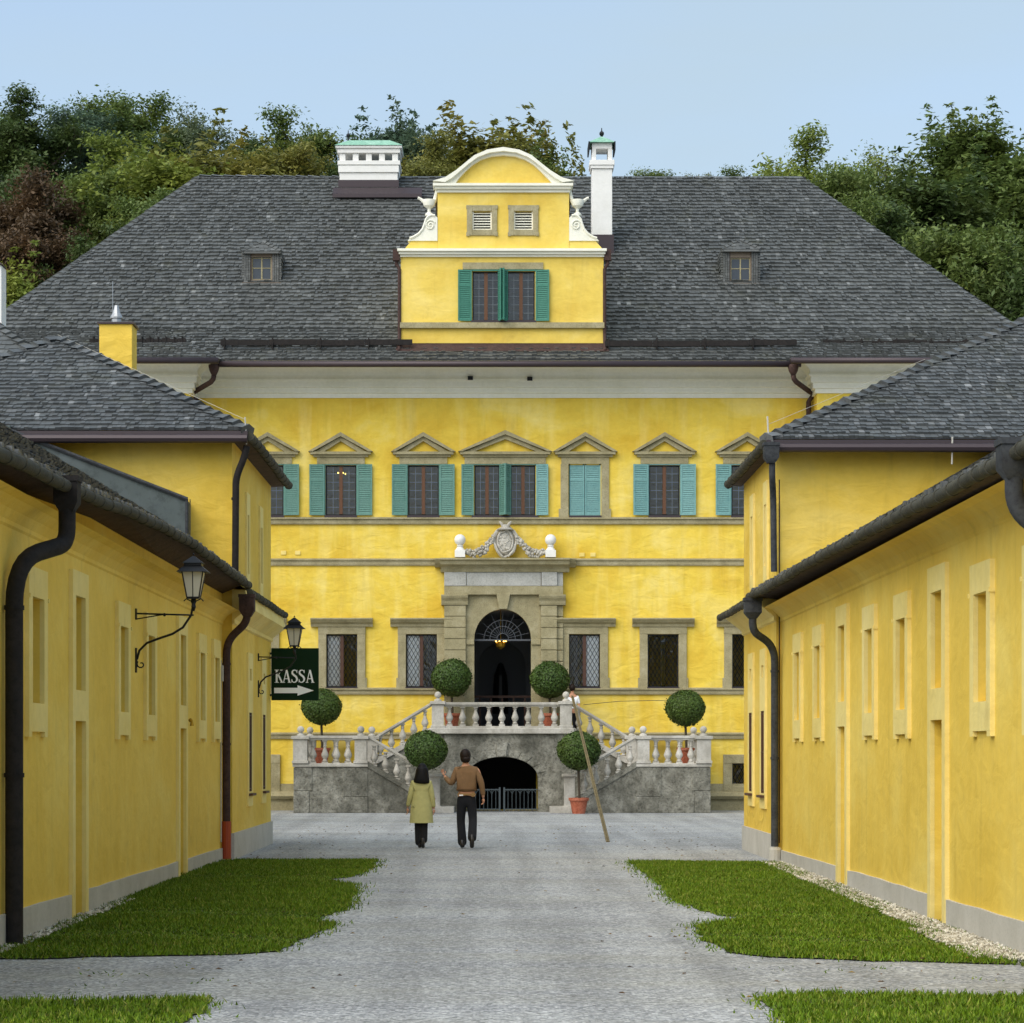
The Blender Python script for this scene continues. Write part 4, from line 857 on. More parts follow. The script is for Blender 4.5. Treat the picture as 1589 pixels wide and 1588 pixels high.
# ---------------------------------------------------------------- clipped bay trees in pots
def ball_mesh(seed, r=.58, n=8000):
    rg = np.random.default_rng(seed); d = rg.normal(size=(n,3)); d /= np.linalg.norm(d, axis=1)[:,None]
    lum = 1+.018*np.sin(d[:,0]*5+seed)+.015*np.sin(d[:,1]*7+2)+.015*np.sin(d[:,2]*6+1)
    rad = r*lum*(1.02-np.abs(rg.normal(0,.075,n))); rad[rg.random(n) < .03] *= 1.09
    c = d*rad[:,None]; c[:,2] *= .95
    nr = d+rg.normal(0,.4,(n,3)); nr /= np.linalg.norm(nr, axis=1)[:,None]
    u = np.cross(nr, rg.normal(size=(n,3))); u /= np.linalg.norm(u, axis=1)[:,None]; v = np.cross(nr, u)
    s = rg.uniform(.02,.033,n)[:,None]; V = np.stack([c-u*s, c-v*s*.85, c+u*s, c+v*s*.85], 1)
    return np_mesh('crown', V.reshape(-1,3), 4, M['box'])
def potted(name, label, px, py, Y, floor, r, potr=.24, seed=1):
    t_ = thing(name, label, 'potted tree', 'clipped ball trees in terracotta pots', (fx(px,Y), Y, floor))
    zc_ = fz(py, Y)-floor
    o = bpy.data.objects.new('crown', ball_mesh(seed, r)); C.objects.link(o); o.parent = t_; o.location = (0,0,zc_); o.scale = (1+.03*math.sin(seed*3), 1, .96+.035*math.sin(seed*5)); o.rotation_euler = (.05*math.sin(seed), .06*math.cos(seed*2), seed); o.color = lin('4C662C')
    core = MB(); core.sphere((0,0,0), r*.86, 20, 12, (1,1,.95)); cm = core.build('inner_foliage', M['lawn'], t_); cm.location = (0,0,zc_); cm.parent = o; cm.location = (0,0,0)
    s = MB(); s.tube([(0,0,.2),(.02,0,.5),(-.01,.01,zc_-r*.7)], [.045,.035,.035], 8); s.build('trunk', M['bark'], t_)
    s = MB(); s.lathe([(potr*.68,0),(potr*.95,.36),(potr*1.08,.365),(potr*1.1,.44),(potr*.98,.44),(potr*.93,.38),(.01,.37)], 0, 0, 0, 20); s.build('pot', M['terra'], t_, smooth='auto')
potted('potted_tree', 'ball tree on the left stair landing, partly behind the green sign', 499, 1097, 73.3, LZ, .57, seed=1)
potted('potted_tree', 'ball tree on the ground left of the arch, behind the woman in the pale coat', 661, 1164, 71.5, 0, .59, seed=2)
potted('potted_tree', 'ball tree on the terrace left of the entrance door', 701, 1052, 74.6, TZ, .57, seed=3)
potted('potted_tree', 'ball tree on the terrace right of the entrance door', 853, 1055, 74.6, TZ, .56, seed=4)
potted('potted_tree', 'ball tree on the ground right of the arch, crossed by the leaning pole', 898, 1165, 71.5, 0, .59, .26, seed=5)
potted('potted_tree', 'ball tree on the right stair landing', 1064, 1099, 73.3, LZ, .57, seed=6)

# long pole
pt = thing('wooden_pole', 'long slender weathered wooden pole leaning from the gravel up to the terrace balustrade', 'pole')
s = MB(); a = Vector((fx(943.5,49.3), 49.3, 0)); b_ = Vector((fx(888,73.35), 73.35, 3.3)); dd = Vector((.045,0,0))
for e in (-1, 1): s.tube([a+dd*e*.42, b_+dd*e*.42], .019, 8)
s.build('pole', M['wood'], pt)
s = MB(); s.tube([(a+dd*0).lerp(b_, .5)*1, b_], .012, 5); s.build('groove', M['iron'], pt)
s = MB(); pts_ = [(X(903),74.2,Z(1095)), (X(960),74.9,Z(1089)), (X(1085),75.2,Z(1086))]; s.tube(pts_, .008, 4); tag(s.build('cable', M['pipegr']), 'thin cable strung across the yellow wall right of the stairs', 'cable')

# ================================================================ SIDE BUILDINGS
def bay(B, side, Xw, yc, kind, house, trimm):
    """one framed bay on a wall facing the drive. side=+1 right wall, -1 left. returns holes (u=y)"""
def zat(nodes, y):
    for (a, za), (b_, zb) in zip(nodes, nodes[1:]):
        if y <= b_: return za+(zb-za)*max(0, y-a)/(b_-a)
    return nodes[-1][1]
EAVE = {-1: [(15.2,4.0),(20.6,4.12),(24.6,4.22),(27.9,4.33),(33.7,4.45),(41.4,4.41)], 1: [(15.2,4.0),(20.4,4.03),(25.3,4.08),(30.1,4.11),(40.5,4.17)]}
def gutter_run(parent, Xg, y0, y1, z, r=.085, name='gutter', mat='gutter'):
    s = MB(); n = max(2, int((y1-y0)/.61)); pts = []
    for k in range(n*4+1):
        y = y0+(y1-y0)*k/(n*4); pts.append((Xg+.008*math.sin(y*.9), y, (zat(z, y) if isinstance(z, list) else z)+.012*math.sin(y*.45)+.006*math.sin(y*2.1)))
    rr_ = [r]*len(pts); s.tube(pts, rr_, 14)
    for k in range(0, len(pts), 4):
        p = pts[k]; s.tube([(p[0],p[1]-.014,p[2]),(p[0],p[1]+.014,p[2])], r*1.16, 14)
    s.tube([(p[0], p[1], p[2]+r*.95) for p in pts], .012, 6)
    s.build(name, M[mat], parent, smooth='auto')
def pipe_run(parent, pts, r, mat, hop=None, name='drainpipe'):
    s = MB(); P_ = [Vector(p) for p in pts]; q = [P_[0]]
    for i in range(1, len(P_)-1):          # round the bends
        a, b_, c_ = P_[i-1], P_[i], P_[i+1]; d = min((b_-a).length, (c_-b_).length)*.45; s0 = b_+(a-b_).normalized()*d; s1 = b_+(c_-b_).normalized()*d
        for k in range(7): t_ = k/6; q.append(s0*(1-t_)**2+b_*2*t_*(1-t_)+s1*t_**2)
    q.append(P_[-1]); s.tube(q, r, 14)
    z0, z1 = P_[-1].z, P_[-2].z; n = int((z1-z0)/1.3)
    for k in range(1, n+1): z = z0+(z1-z0)*k/(n+.3); s.tube([(P_[-1].x,P_[-1].y,z),(P_[-1].x,P_[-1].y,z+.04)], r*1.14, 14)
    if hop:
        x, y, z, w_, h_ = hop; s.add([(x-w_*sx_, y-w_*sy_, zz) for zz, f in ((z,1),) for sx_, sy_ in ((1,1),(-1,1),(-1,-1),(1,-1))]+[(x-w_*sx_, y-w_*sy_, z-h_*.7) for sx_, sy_ in ((1,1),(-1,1),(-1,-1),(1,-1))]+[(x-w_*.5*sx_, y-w_*.5*sy_, z-h_) for sx_, sy_ in ((1,1),(-1,1),(-1,-1),(1,-1))],
            [(0,1,2,3),(0,4,5,1),(1,5,6,2),(2,6,7,3),(3,7,4,0),(4,8,9,5),(5,9,10,6),(6,10,11,7),(7,11,8,4)])
        s.box(x-w_*1.1, x+w_*1.1, y-w_*1.1, y+w_*1.1, z-.03, z+.02)
    return s.build(name, M[mat], parent, smooth='auto')
def frame_mb(s, Xw, side, ya, yb, za, zb, opens, out=.045):
    """pale plaster frame standing proud of the wall, with openings"""
    N_ = (side,0,0); O = (Xw-side*out, 0, 0)
    s.wall(O, (0,1,0), (0,0,1), N_, ya, yb, za, zb, opens, out+.001)
    for y in (ya, yb): s.quad((Xw-side*out,y,za),(Xw,y,za),(Xw,y,zb),(Xw-side*out,y,zb))
    for z in (za, zb): s.quad((Xw-side*out,ya,z),(Xw,ya,z),(Xw,yb,z),(Xw-side*out,yb,z))
def build_side(side, Xs, Xh, Y0, Ys, Ye, bays, Xg, zg, lab_s, lab_h, upw, loww):
    # ---- low wing
    sh = thing('low_wing', lab_s, 'outbuilding')
    holes = []; fr = []
    for y, k in bays:
        if k == 'w': o_ = [(y-.31,y+.31,2.2,3.2)]; fr.append((y-.5,y+.5,1.93,3.48,o_,'window'))
        else: o_ = [(y-.31,y+.31,2.38,3.36), (y-.34,y+.34,.0,2.06)]; fr.append((y-.52,y+.52,0,3.62,o_,'door'))
        holes += [(a,b_,c_,d_) for a,b_,c_,d_ in o_]
    s = MB(); s.wall((Xs,0,0),(0,1,0),(0,0,1),(side,0,0), Y0, Ys, 0, 4.28, holes, .32)
    Xo = Xs+side*7.2; s.quad((Xo,Y0,0),(Xo,Ys,0),(Xo,Ys,4.3),(Xo,Y0,4.3)); s.quad((Xs,Y0,0),(Xo,Y0,0),(Xo,Y0,4.3),(Xs,Y0,4.3))
    for y in (Y0, Ys-.01): s.add([(Xs,y,4.28),(Xo,y,4.28),((Xs+Xo)/2,y,6.5)], [(0,1,2)])
    s.build('wall', M['shed'], sh)
    for ya, yb, za, zb, o_, kd in fr:
        s = MB(); frame_mb(s, Xs, side, ya, yb, za, zb, o_)
        if kd == 'window':
            for yy in (ya, yb-.16): s.box(*sorted((Xs-side*.044, Xs)), yy, yy+.16, za-.05, za-.001)
            for yy in (ya, yb): s.box(*sorted((Xs-side*.06, Xs)), yy-.012, yy+.012, o_[0][3]-.02, o_[0][3]+.02)
        f_ = s.build(kd, M['trim'], sh)
        for k, (a,b_,c_,d_) in enumerate(o_):
            s = MB(); xb = Xs+side*.26
            if k == 1:
                s.box(*sorted((xb, xb+side*.05)), a, b_, c_, d_); s.box(*sorted((xb-side*.015, xb)), a+.08, b_-.08, c_+.15, 1.0); s.box(*sorted((xb-side*.015, xb)), a+.08, b_-.08, 1.12, d_-.12); s.build('door_leaf', M['trim'], f_)
            else:
                s.box(*sorted((xb, xb+side*.03)), a, b_, c_, d_); s.build('pane', M['glass'], f_)
                s = MB(); s.box(*sorted((xb-side*.02, xb)), (a+b_)/2-.02, (a+b_)/2+.02, c_, d_); s.box(*sorted((xb-side*.02, xb)), a, b_, (c_+d_)/2-.015, (c_+d_)/2+.015); s.build('muntin', M['trim'], f_)
    # plinth (broken by the doors)
    ds = sorted(y for y, k in bays if k == 'd'); cuts = [Y0]+[v for y in ds for v in (y-.521, y+.521)]+[Ys]
    for a, b_ in zip(cuts[::2], cuts[1::2]):
        s = MB(); n = max(2, int((b_-a)/.8)); top = [.31-.0058*(a+(b_-a)*k/n-20)+random.uniform(-.008,.008) for k in range(n+1)]
        pts = [(a+(b_-a)*k/n, top[k]) for k in range(n+1)]
        s.polyx([(a,0)]+pts+[(b_,0)], *sorted((Xs-side*.035, Xs+side*.01))); s.build('plinth', M['plinth'], sh)
    # roof + eaves
    pitch = math.tan(math.radians(31 if side < 0 else 29.8)); ez = zg+.1; ex = Xg+side*.06
    rx = (Xs+Xo)/2; rz = ez+abs(rx-ex)*pitch
    s = MB(); nd_ = [(Y0-.3, EAVE[side][0][1])]+EAVE[side][1:-1]+[(Ys, EAVE[side][-1][1])]; rise = rz-ez
    for (ya, za), (yb, zb) in zip(nd_, nd_[1:]):
        za += .062; zb += .062
        shingles(s, (ex,ya,za), (ex,yb,zb), (rx,ya,za+rise), (rx,yb,zb+rise), .22, .1, .04, .02)
        s.quad((rx,ya,za+rise),(rx,yb,zb+rise),(Xo+side*.4,yb,zb),(Xo+side*.4,ya,za))
    n = int((Ys-Y0)/.1)                       # ragged shingle ends over the gutter
    for k in range(n): y = Y0+k*.1; ez = zat(EAVE[side], y)+.062; s.box(*sorted((ex-side*random.uniform(.01,.06), ex+side*.15)), y, y+.09, ez-.035, ez+random.uniform(.03,.055))
    s.build('roof', M['shingle2'], sh)
    s = MB()
    for (ya, za), (yb, zb) in zip(nd_, nd_[1:]): s.quad((ex+side*.03,ya,za+.01),(ex+side*.03,yb,zb+.01),(Xs,yb,min(4.27,zb-.06)),(Xs,ya,min(4.27,za-.06)))
    s.build('soffit', M['soffit'], sh)
    # plaster cove under the eave
    s = MB(); pr = [(0,3.76),(.02,3.78),(.02,3.82),(.08,3.90),(.17,3.97),(.27,4.0)]
    for (o1,z1),(o2,z2) in zip(pr, pr[1:]):
        s.quad((Xs-side*o1,Y0,z1),(Xs-side*o1,Ys,z1),(Xs-side*o2,Ys,z2),(Xs-side*o2,Y0,z2))
    s.build('cove', M['shed'], sh)
    gutter_run(sh, Xg, Y0-.3, Ys-.1, EAVE[side], .058)
    # ---- two-storey house
    ho = thing('two_storey_house', lab_h, 'house')
    hz = []; fr = []
    for y in loww: o_ = [(y-.16,y+.16,2.95,3.15),(y-.26,y+.26,1.05,2.4)]; fr.append((y-.42,y+.42,.8,3.42,o_)); hz += o_
    for y in upw: o_ = [(y-.14,y+.14,4.75,5.75)]; fr.append((y-.3,y+.3,4.5,6.12,o_)); hz += o_
    HT = 6.75; Xf = Xh+side*7.6
    s = MB(); s.wall((Xh,0,0),(0,1,0),(0,0,1),(side,0,0), Ys, Ye, 0, HT, hz, .3)
    s.quad((Xh,Ys,0),(Xf,Ys,0),(Xf,Ys,HT),(Xh,Ys,HT)); s.quad((Xh,Ye,0),(Xf,Ye,0),(Xf,Ye,HT),(Xh,Ye,HT)); s.quad((Xf,Ys,0),(Xf,Ye,0),(Xf,Ye,HT),(Xf,Ys,HT)); s.quad((Xh,Ys,HT),(Xf,Ys,HT),(Xf,Ye,HT),(Xh,Ye,HT))
    s.build('wall', M['shed2'], ho)
    for ya, yb, za, zb, o_ in fr:
        s = MB(); frame_mb(s, Xh, side, ya, yb, za, zb, o_, .035); f_ = s.build('window', M['trim'], ho)
        for k, (a,b_,c_,d_) in enumerate(o_):
            s = MB(); s.box(*sorted((Xh+side*.2, Xh+side*.23)), a, b_, c_, d_); s.build('pane', M['glass'], f_)
            if len(o_) == 2 and k == 1:
                s = MB(); xx = Xh-side*.02
                for q in range(5): y = a+(b_-a)*(q+.5)/5; s.tube([(xx,y,c_-.02),(xx,y,d_)], .012, 5)
                for z in (c_+.05, (c_+d_)/2, d_-.05): s.tube([(xx,a-.03,z),(xx,b_+.03,z)], .012, 5)
                s.box(*sorted((Xh-side*.1, Xh)), a-.08, b_+.08, c_-.07, c_-.03); s.build('window_bars', M['brownd'], f_)
    s = MB(); s.box(*sorted((Xh-side*.035, Xh+side*.02)), Ys-.02, Ye+.03, 0, .42); s.build('plinth', M['plinth'], ho)
    # pent eave between the storeys
    s = MB(); e0, e1 = Vector((Xg+side*.06,Ys,zg+.06)), Vector((Xg+side*.06,Ye+.05,zg+.06)); dz_ = abs(Xh-Xg-side*.06)*.6
    shingles(s, e0, e1, (Xh,Ys,zg+.06+dz_), (Xh,Ye+.05,zg+.06+dz_), .2, .12, .04, .02); s.build('pent_roof', M['shingle2'], ho)
    s = MB(); pr = [(0,3.78),(.04,3.8),(.04,3.86),(.16,3.96),(.28,4.05),(abs(Xh-Xg)-.06, zg+.03)]
    for (o1,z1),(o2,z2) in zip(pr, pr[1:]): s.quad((Xh-side*o1,Ys-.02,z1),(Xh-side*o1,Ye,z1),(Xh-side*o2,Ye,z2),(Xh-side*o2,Ys-.02,z2))
    s.add([(Xh-side*o1,Ye,z1) for o1,z1 in pr]+[(Xh,Ye,zg+.04)], [tuple(range(len(pr)+1))]); s.add([(Xh-side*o1,Ys-.02,z1) for o1,z1 in pr]+[(Xh,Ys-.02,zg+.04)], [tuple(range(len(pr)+1))])
    s.build('cove', M['trim'], ho)
    gutter_run(ho, Xg+side*.01, Ys+.2, Ye+.1, zg, .055)
    return sh, ho
BL = [(24.5,'w'),(27.0,'d'),(30.2,'w'),(32.6,'w'),(35.9,'d'),(38.3,'w'),(40.3,'w')]
BR = [(21.3,'w'),(23.7,'w'),(26.05,'d'),(28.35,'w'),(30.8,'w'),(33.2,'d'),(35.7,'w'),(38.1,'w')]
shL, hoL = build_side(-1, -4.38, -4.22, 15.5, 41.4, 48.55, BL, -3.95, 4.3, 'long low ochre wing with slit windows along the left side of the drive', 'yellow two-storey house with shingled hip roof and yellow chimney, left of the drive', (43.8,46.3), (44.2,46.8))
shR, hoR = build_side(1, 4.5, 4.42, 15.5, 40.5, 45.75, BR, 4.0, 4.1, 'long low pale yellow wing with two blind doors along the right side of the drive', 'yellow two-storey house with dark shingled roof at the right of the drive', (41.9,44.1), (42.3,44.3))
# upper eaves + hip roofs
def hip_roof(ho, side, xe, Y0, Y1, ze, w_, pitch, Xh, Ys, Ye):
    s = MB(); xf = xe+side*2*w_; za = ze+w_*pitch; Ym = (Y0+Y1)/2; L_ = Y1-Y0
    A0 = Vector((xe,Y0,ze)); A1 = Vector((xf,Y0,ze)); B0 = Vector((xe,Y1,ze)); B1 = Vector((xf,Y1,ze))
    if w_ <= L_/2: T0 = Vector((xe+side*w_,Y0+w_,za)); T1 = Vector((xe+side*w_,Y1-w_,za)); ridge = (T0, T1); front = (T0, T0); left = (T0, T1)
    else:
        hw = min(w_, L_-.8) if w_ > 5 else L_/2
        za = ze+hw*pitch; T0 = Vector((xe+side*hw,Y0+hw,za)); T1 = Vector((xf-side*.5,Y0+hw,za)); ridge = (T0, T1); front = (T0, T1); left = (T0, T0)
    shingles(s, A0, A1, front[0], front[1], .175, .075, .042, .01)
    shingles(s, A0, B0, left[0], left[1], .175, .075, .042, .01)
    if w_ <= L_/2: s.add([A1,B1,T1,T0], [(0,1,2,3)]); s.add([B0,B1,T1], [(0,1,2)])
    else: s.add([B0,B1,T1,T0], [(0,1,2,3)]); s.add([A1,B1,T1], [(0,1,2)])
    ridge_caps(s, A0, T0, .26, .13, .05); ridge_caps(s, ridge[0], ridge[1], .26, .13, .04) if (ridge[1]-ridge[0]).length > .5 else None
    if w_ <= L_/2: ridge_caps(s, A1, T0, .26, .13, .05)
    s.build('roof', M['shingle2'], ho)
    s = MB(); s.box(*sorted((xe-side*.0, xf)), Y0-.05, Y0+.03, ze-.17, ze-.02); s.tube([(xe,Y0-.1,ze-.15),(xf,Y0-.1,ze-.15)], .07, 8); s.build('eaves_fascia', M['purple'], ho)
    s = MB(); s.quad((xe,Y0,ze-.08),(xf,Y0,ze-.08),(xf,Ys,ze-.1),(xe,Ys,ze-.1)); s.quad((xe,Y0,ze-.1),(Xh,Y0,ze-.12),(Xh,Y1,ze-.12),(xe,Y1,ze-.1)); s.build('soffit', M['soffit'], ho)
    gutter_run(ho, xe-side*.03, Y0, Y1, ze-.09, .068)
hip_roof(hoL, -1, -3.93, 41.0, 48.75, 6.85, 3.64, .56, -4.22, 41.4, 48.55)
hip_roof(hoR, 1, 4.22, 40.1, 46.2, 6.6, 6.2, .53, 4.42, 40.5, 45.75)
# left house chimney with metal cowl
s = MB(); Yc = 45.0; s.box(fx(154,Yc), fx(205,Yc), Yc, Yc+.6, 7.2, fz(503,Yc)); ck = s.build('chimney', M['shed2'], hoL, bevel=.01)
s = MB(); s.box(fx(151,Yc), fx(208,Yc), Yc-.04, Yc+.64, fz(503,Yc)+.001, fz(500,Yc)); s.build('cap_plate', M['purple'], ck)
s = MB(); s.lathe([(.085,0),(.085,.1),(.11,.11),(.11,.14),(.07,.2),(.05,.28),(.035,.34)], fx(177,Yc), Yc+.3, fz(500,Yc), 12); s.tube([(fx(171,Yc),Yc+.3,fz(500,Yc)),(fx(171,Yc),Yc+.3,fz(432,Yc))], .006, 4); s.build('cowl', plain('bright_zinc','A8AAAC',.35,.6), ck)
# lightning conductors
s = MB(); s.tube([(-3.95,41.0,6.62),(-3.97,40.96,7.05)], .012, 5); s.tube([(-3.98,41,7.02),(-7.57,44.64,8.95)], .003, 4); s.build('lightning_conductor', M['plinth'], hoL)
s = MB(); s.tube([(4.34,40.2,6.2),(4.26,40.1,6.5),(4.24,40.1,6.95)], .014, 5); s.tube([(4.24,40.1,6.82),(7.2,43.15,8.3)], .003, 4); s.tube([(7.1,40.05,6.2),(7.1,40.0,6.62)], .014, 5); s.build('lightning_conductor', M['plinth'], hoR)
# metal clad box dormer against the left house
s = MB(); Yd0, Yd1 = 40.95, 41.38
pts = [(fx(289,Yd0),fz(836,Yd0)),(fx(289,Yd0),fz(776,Yd0)),(fx(0,Yd0),fz(663,Yd0)),(fx(-120,Yd0),fz(617,Yd0)),(fx(-120,Yd0),fz(660,Yd0)),(fx(60,Yd0),fz(730,Yd0))]
pts = [(fx(289,Yd0),4.9),(fx(289,Yd0),fz(776,Yd0)),(fx(0,Yd0),fz(663,Yd0)),(-7.7,fz(660,Yd0)),(-7.7,4.9)]
s.poly(pts, Yd0, Yd1); bd = s.build('box_dormer', M['zinc'], shL)
s = MB(); s.tube([(fx(291,Yd0),Yd0-.02,fz(775,Yd0)),(fx(0,Yd0),Yd0-.02,fz(662,Yd0))], .035, 6); s.tube([(fx(290,Yd0),Yd0-.02,fz(775,Yd0)),(fx(290,Yd0),Yd0-.02,4.95)], .025, 6); s.tube([(fx(295,Yd0),Yd0,fz(775,Yd0)),(fx(295,Yd0),Yd0,4.9)], .008, 4); s.build('edge_trim', M['pipegr'], bd)
# drainpipes
pipe_run(shL, [(-3.95,23.8,4.0),(-3.95,23.8,3.66),(-4.28,22.95,3.45),(-4.28,22.95,.02)], .08, 'pipe', (-3.95,23.8,4.26,.11,.32))
p_ = pipe_run(shL, [(-3.95,41.1,4.1),(-3.95,41.1,3.8),(-4.29,41.2,3.5),(-4.29,41.2,.55)], .062, 'pipebr', (-3.95,41.1,4.22,.12,.34))
s = MB(); s.tube([(-4.29,41.2,.02),(-4.29,41.2,.62)], .075, 12); s.build('pipe_shoe', M['red'], p_)
s = MB(); s.tube([(-4.345,40.9,.3),(-4.345,40.9,2.2),(-4.345,40.9,3.2)], .014, 5); s.box(-4.37,-4.31,40.85,40.95,2.85,3.1); s.build('cable_conduit', M['plinth'], shL)
pipe_run(hoL, [(-3.95,41.05,6.6),(-4.0,41.05,6.4),(-4.13,41.1,6.1),(-4.15,41.2,4.6)], .055, 'pipe')
pipe_run(shR, [(4.0,40.0,3.9),(4.0,40.0,3.6),(4.38,40.35,3.38),(4.38,40.35,.25)], .06, 'pipegr', (4.0,40.0,4.1,.13,.3))
s = MB(); s.lathe([(.1,0),(.1,.2),(.085,.24)], 4.38, 40.3, 0, 12); s.build('pipe_base', M['plinth'], shR)
pipe_run(hoR, [(4.3,39.98,6.3),(4.3,39.98,6.0),(4.35,40.3,5.75),(4.37,40.36,4.55)], .05, 'pipegr', (4.28,39.95,6.5,.115,.3))
pipe_run(shR, [(4.0,19.85,3.95),(4.0,19.85,3.6),(4.36,19.85,3.35),(4.36,19.85,.02)], .075, 'pipegr', (4.0,19.85,4.13,.12,.30))
s = MB(); s.tube([(4.46,40.42,.3),(4.46,40.42,6.0)], .01, 4); s.build('cable_conduit', M['pipebr'], hoR)
# brass bell at left door
s = MB(); y = 36.5; s.box(-4.38,-4.35,y-.03,y+.03,2.0,2.3); s.lathe([(.03,0),(.02,.05),(.01,.09)], -4.29, y, 2.1, 10); s.sphere((-4.31,y,2.18), .03, 8, 6)
tag(s.build('door_bell', M['brass']), 'small brass bell on the left wing beside its second door', 'bell')
# outbuilding behind on the far left
ob = thing('shingled_outbuilding', 'small shingle-roofed outbuilding behind the left house at the frame edge', 'outbuilding')
Yo = 56.0
s = MB(); s.box(-16, fx(42,Yo)-.2, Yo+.3, Yo+6, 0, fz(556,Yo)); s.build('wall', M['shed2'], ob)
s = MB(); e0, e1 = Vector((-16.5,Yo,fz(556,Yo))), Vector((fx(66,Yo),Yo,fz(556,Yo))); tp = Vector((fx(-40,58.5),58.5,fz(478,58.5)))
shingles(s, e0, e1, Vector((-16.5,58.5,tp.z)), tp, .24, .13, .03); s.add([e1, Vector((e1.x,63,e1.z)), tp], [(0,1,2)]); ridge_caps(s, e1, tp, .3, .14, .05); s.add([Vector((-16.5,58.5,tp.z)), tp, Vector((e1.x,63,e1.z)), Vector((-16.5,63,e1.z))], [(0,1,2,3)]); s.build('roof', M['shingle'], ob)
s = MB(); Yk = 60.0; s.box(fx(-40,Yk), fx(2,Yk), Yk, Yk+.6, 9, fz(412,Yk)); ck = s.build('chimney', M['white'], ob); s = MB(); s.poly([(fx(-44,Yk),fz(411,Yk)),(fx(5,Yk),fz(411,Yk)),(fx(-18,Yk),fz(393,Yk))], Yk-.08, Yk+.68); s.build('chimney_cap', M['purple'], ck)

# ---------------------------------------------------------------- wall lamps
def lamp(label, Xw, y, Xl, z0=3.5, sc=1.0):
    t_ = thing('wall_lamp', label, 'wall lamp', 'wrought iron lamps on the left wall', (Xw, y, 0)); L_ = Xl-Xw
    s = MB(); s.tube([(0,0,2.72),(.02,0,2.8),(.0,0,2.98)], .012, 6)
    arm = [(0.02,0,2.86),(.05,0,2.97),(.14,0,3.06),(.3,0,3.12),(.45,0,3.17),(.58,0,3.25),(.68,0,3.4),(L_,0,3.55)]
    cv = []
    for i in range(len(arm)-1):
        for k in range(5): cv.append(tuple(Vector(arm[i]).lerp(Vector(arm[i+1]), k/5)))
    cv.append(arm[-1]); s.tube(arm, .015, 7)
    s.tube([(.07+.055*math.cos(a*.6+2.4)*(1-a/14), 0, 2.80+.055*math.sin(a*.6+2.4)*(1-a/14)) for a in range(11)], .009, 5)
    s.tube([(0,0,3.42),(L_,0,3.40)], .012, 6); s.tube([(0,0,3.35),(L_*.5,0,3.41)], .008, 5); s.sphere((L_*.5,0,3.405), .022, 8, 6)
    s.box(-.001,.02,-.03,.03,2.7,3.0); s.box(-.001,.02,-.03,.03,3.35,3.48); br = s.build('bracket', M['iron'], t_)
    hd = bpy.data.objects.new('lantern', None)
    def frus(b, r0, z0_, r1, z1_): b.add([(L_+r0*a, r0*c_, z0_) for a, c_ in ((-1,-1),(1,-1),(1,1),(-1,1))]+[(L_+r1*a, r1*c_, z1_) for a, c_ in ((-1,-1),(1,-1),(1,1),(-1,1))], [(3,2,1,0),(4,5,6,7),(0,1,5,4),(1,2,6,5),(2,3,7,6),(3,0,4,7)])
    g_ = MB(); frus(g_, .07, 3.62, .125, 3.92); glo = g_.build('lamp_glass', M['milk'], t_)
    f_ = MB(); frus(f_, .078, 3.60, .078, 3.622); frus(f_, .19, 3.92, .1, 4.0); frus(f_, .105, 4.0, .105, 4.03); frus(f_, .125, 4.03, .012, 4.12); f_.sphere((L_,0,4.14), .014, 6, 5)
    for a, c_ in ((-1,-1),(1,-1),(1,1),(-1,1)): f_.tube([(L_+.073*a,.073*c_,3.61),(L_+.128*a,.128*c_,3.93)], .009, 5)
    f_.tube([(L_,-.074,3.61),(L_,-.13,3.93)], .005, 4)
    for sg in (-1,1): f_.tube([(L_,0,3.5),(L_+sg*.03,0,3.57),(L_+sg*.09,0,3.6),(L_+sg*.12,0,3.57)], .008, 5)
    f_.lathe([(.012,3.45),(.03,3.5),(.02,3.55),(.035,3.58),(.03,3.6)], L_, 0, 0, 8); f_.build('lantern_frame', M['iron'], t_)
    t_.rotation_euler = (0,0,0); return t_
lamp('nearer black iron lantern on a long curved bracket, below the left gutter', -4.38, 31.4, -3.67)
lamp('farther black iron lantern overlapping the green ticket sign', -4.22, 45.9, -3.57)
# ---------------------------------------------------------------- sign
sg_ = thing('ticket_sign', 'dark green square sign reading KASSA with a white arrow to the right', 'sign')
Ys_ = 48.3; x0, x1, z0, z1 = fx(421,Ys_), fx(494.5,Ys_), fz(1087,Ys_), fz(1006,Ys_); S_ = (x1-x0)/74.0
s = MB(); s.box(x0, x1, Ys_, Ys_+.04, z0, z1); s.build('panel', M['signgreen'], sg_, bevel=.006)
s = MB(); s.box(-4.24, x0+.25, Ys_+.041, Ys_+.07, z1-.12, z1-.08); s.box(-4.24, x0+.25, Ys_+.041, Ys_+.07, z0+.08, z0+.12); s.build('bracket', M['iron'], sg_)
def PX(u, v): return (x0+u*S_, z1-v*S_)      # u,v in source pixels within the sign
L = MB(); yl0, yl1 = Ys_-.008, Ys_-.001
def bar(u0,v0,u1,v1,wa,wb=None):
    wb = wb or wa; L.poly([PX(u0-wa/2,v0),PX(u0+wa/2,v0),PX(u1+wb/2,v1),PX(u1-wb/2,v1)], yl0-random.random()*.001, yl1)
def serif(u,v,w_=5): L.poly([PX(u-w_/2,v-.45),PX(u+w_/2,v-.45),PX(u+w_/2,v+.45),PX(u-w_/2,v+.45)], yl0-random.random()*.001-.001, yl1)
T, Bv = 34, 53.6
def letA(u):
    bar(u+5.6,T,u+1.2,Bv,1.3); bar(u+5.8,T,u+10.4,Bv,2.9); serif(u+1.4,Bv,4); serif(u+10.3,Bv,5); L.poly([PX(u+3,47.2),PX(u+8.4,47.2),PX(u+8.7,48.4),PX(u+2.8,48.4)], yl0, yl1)
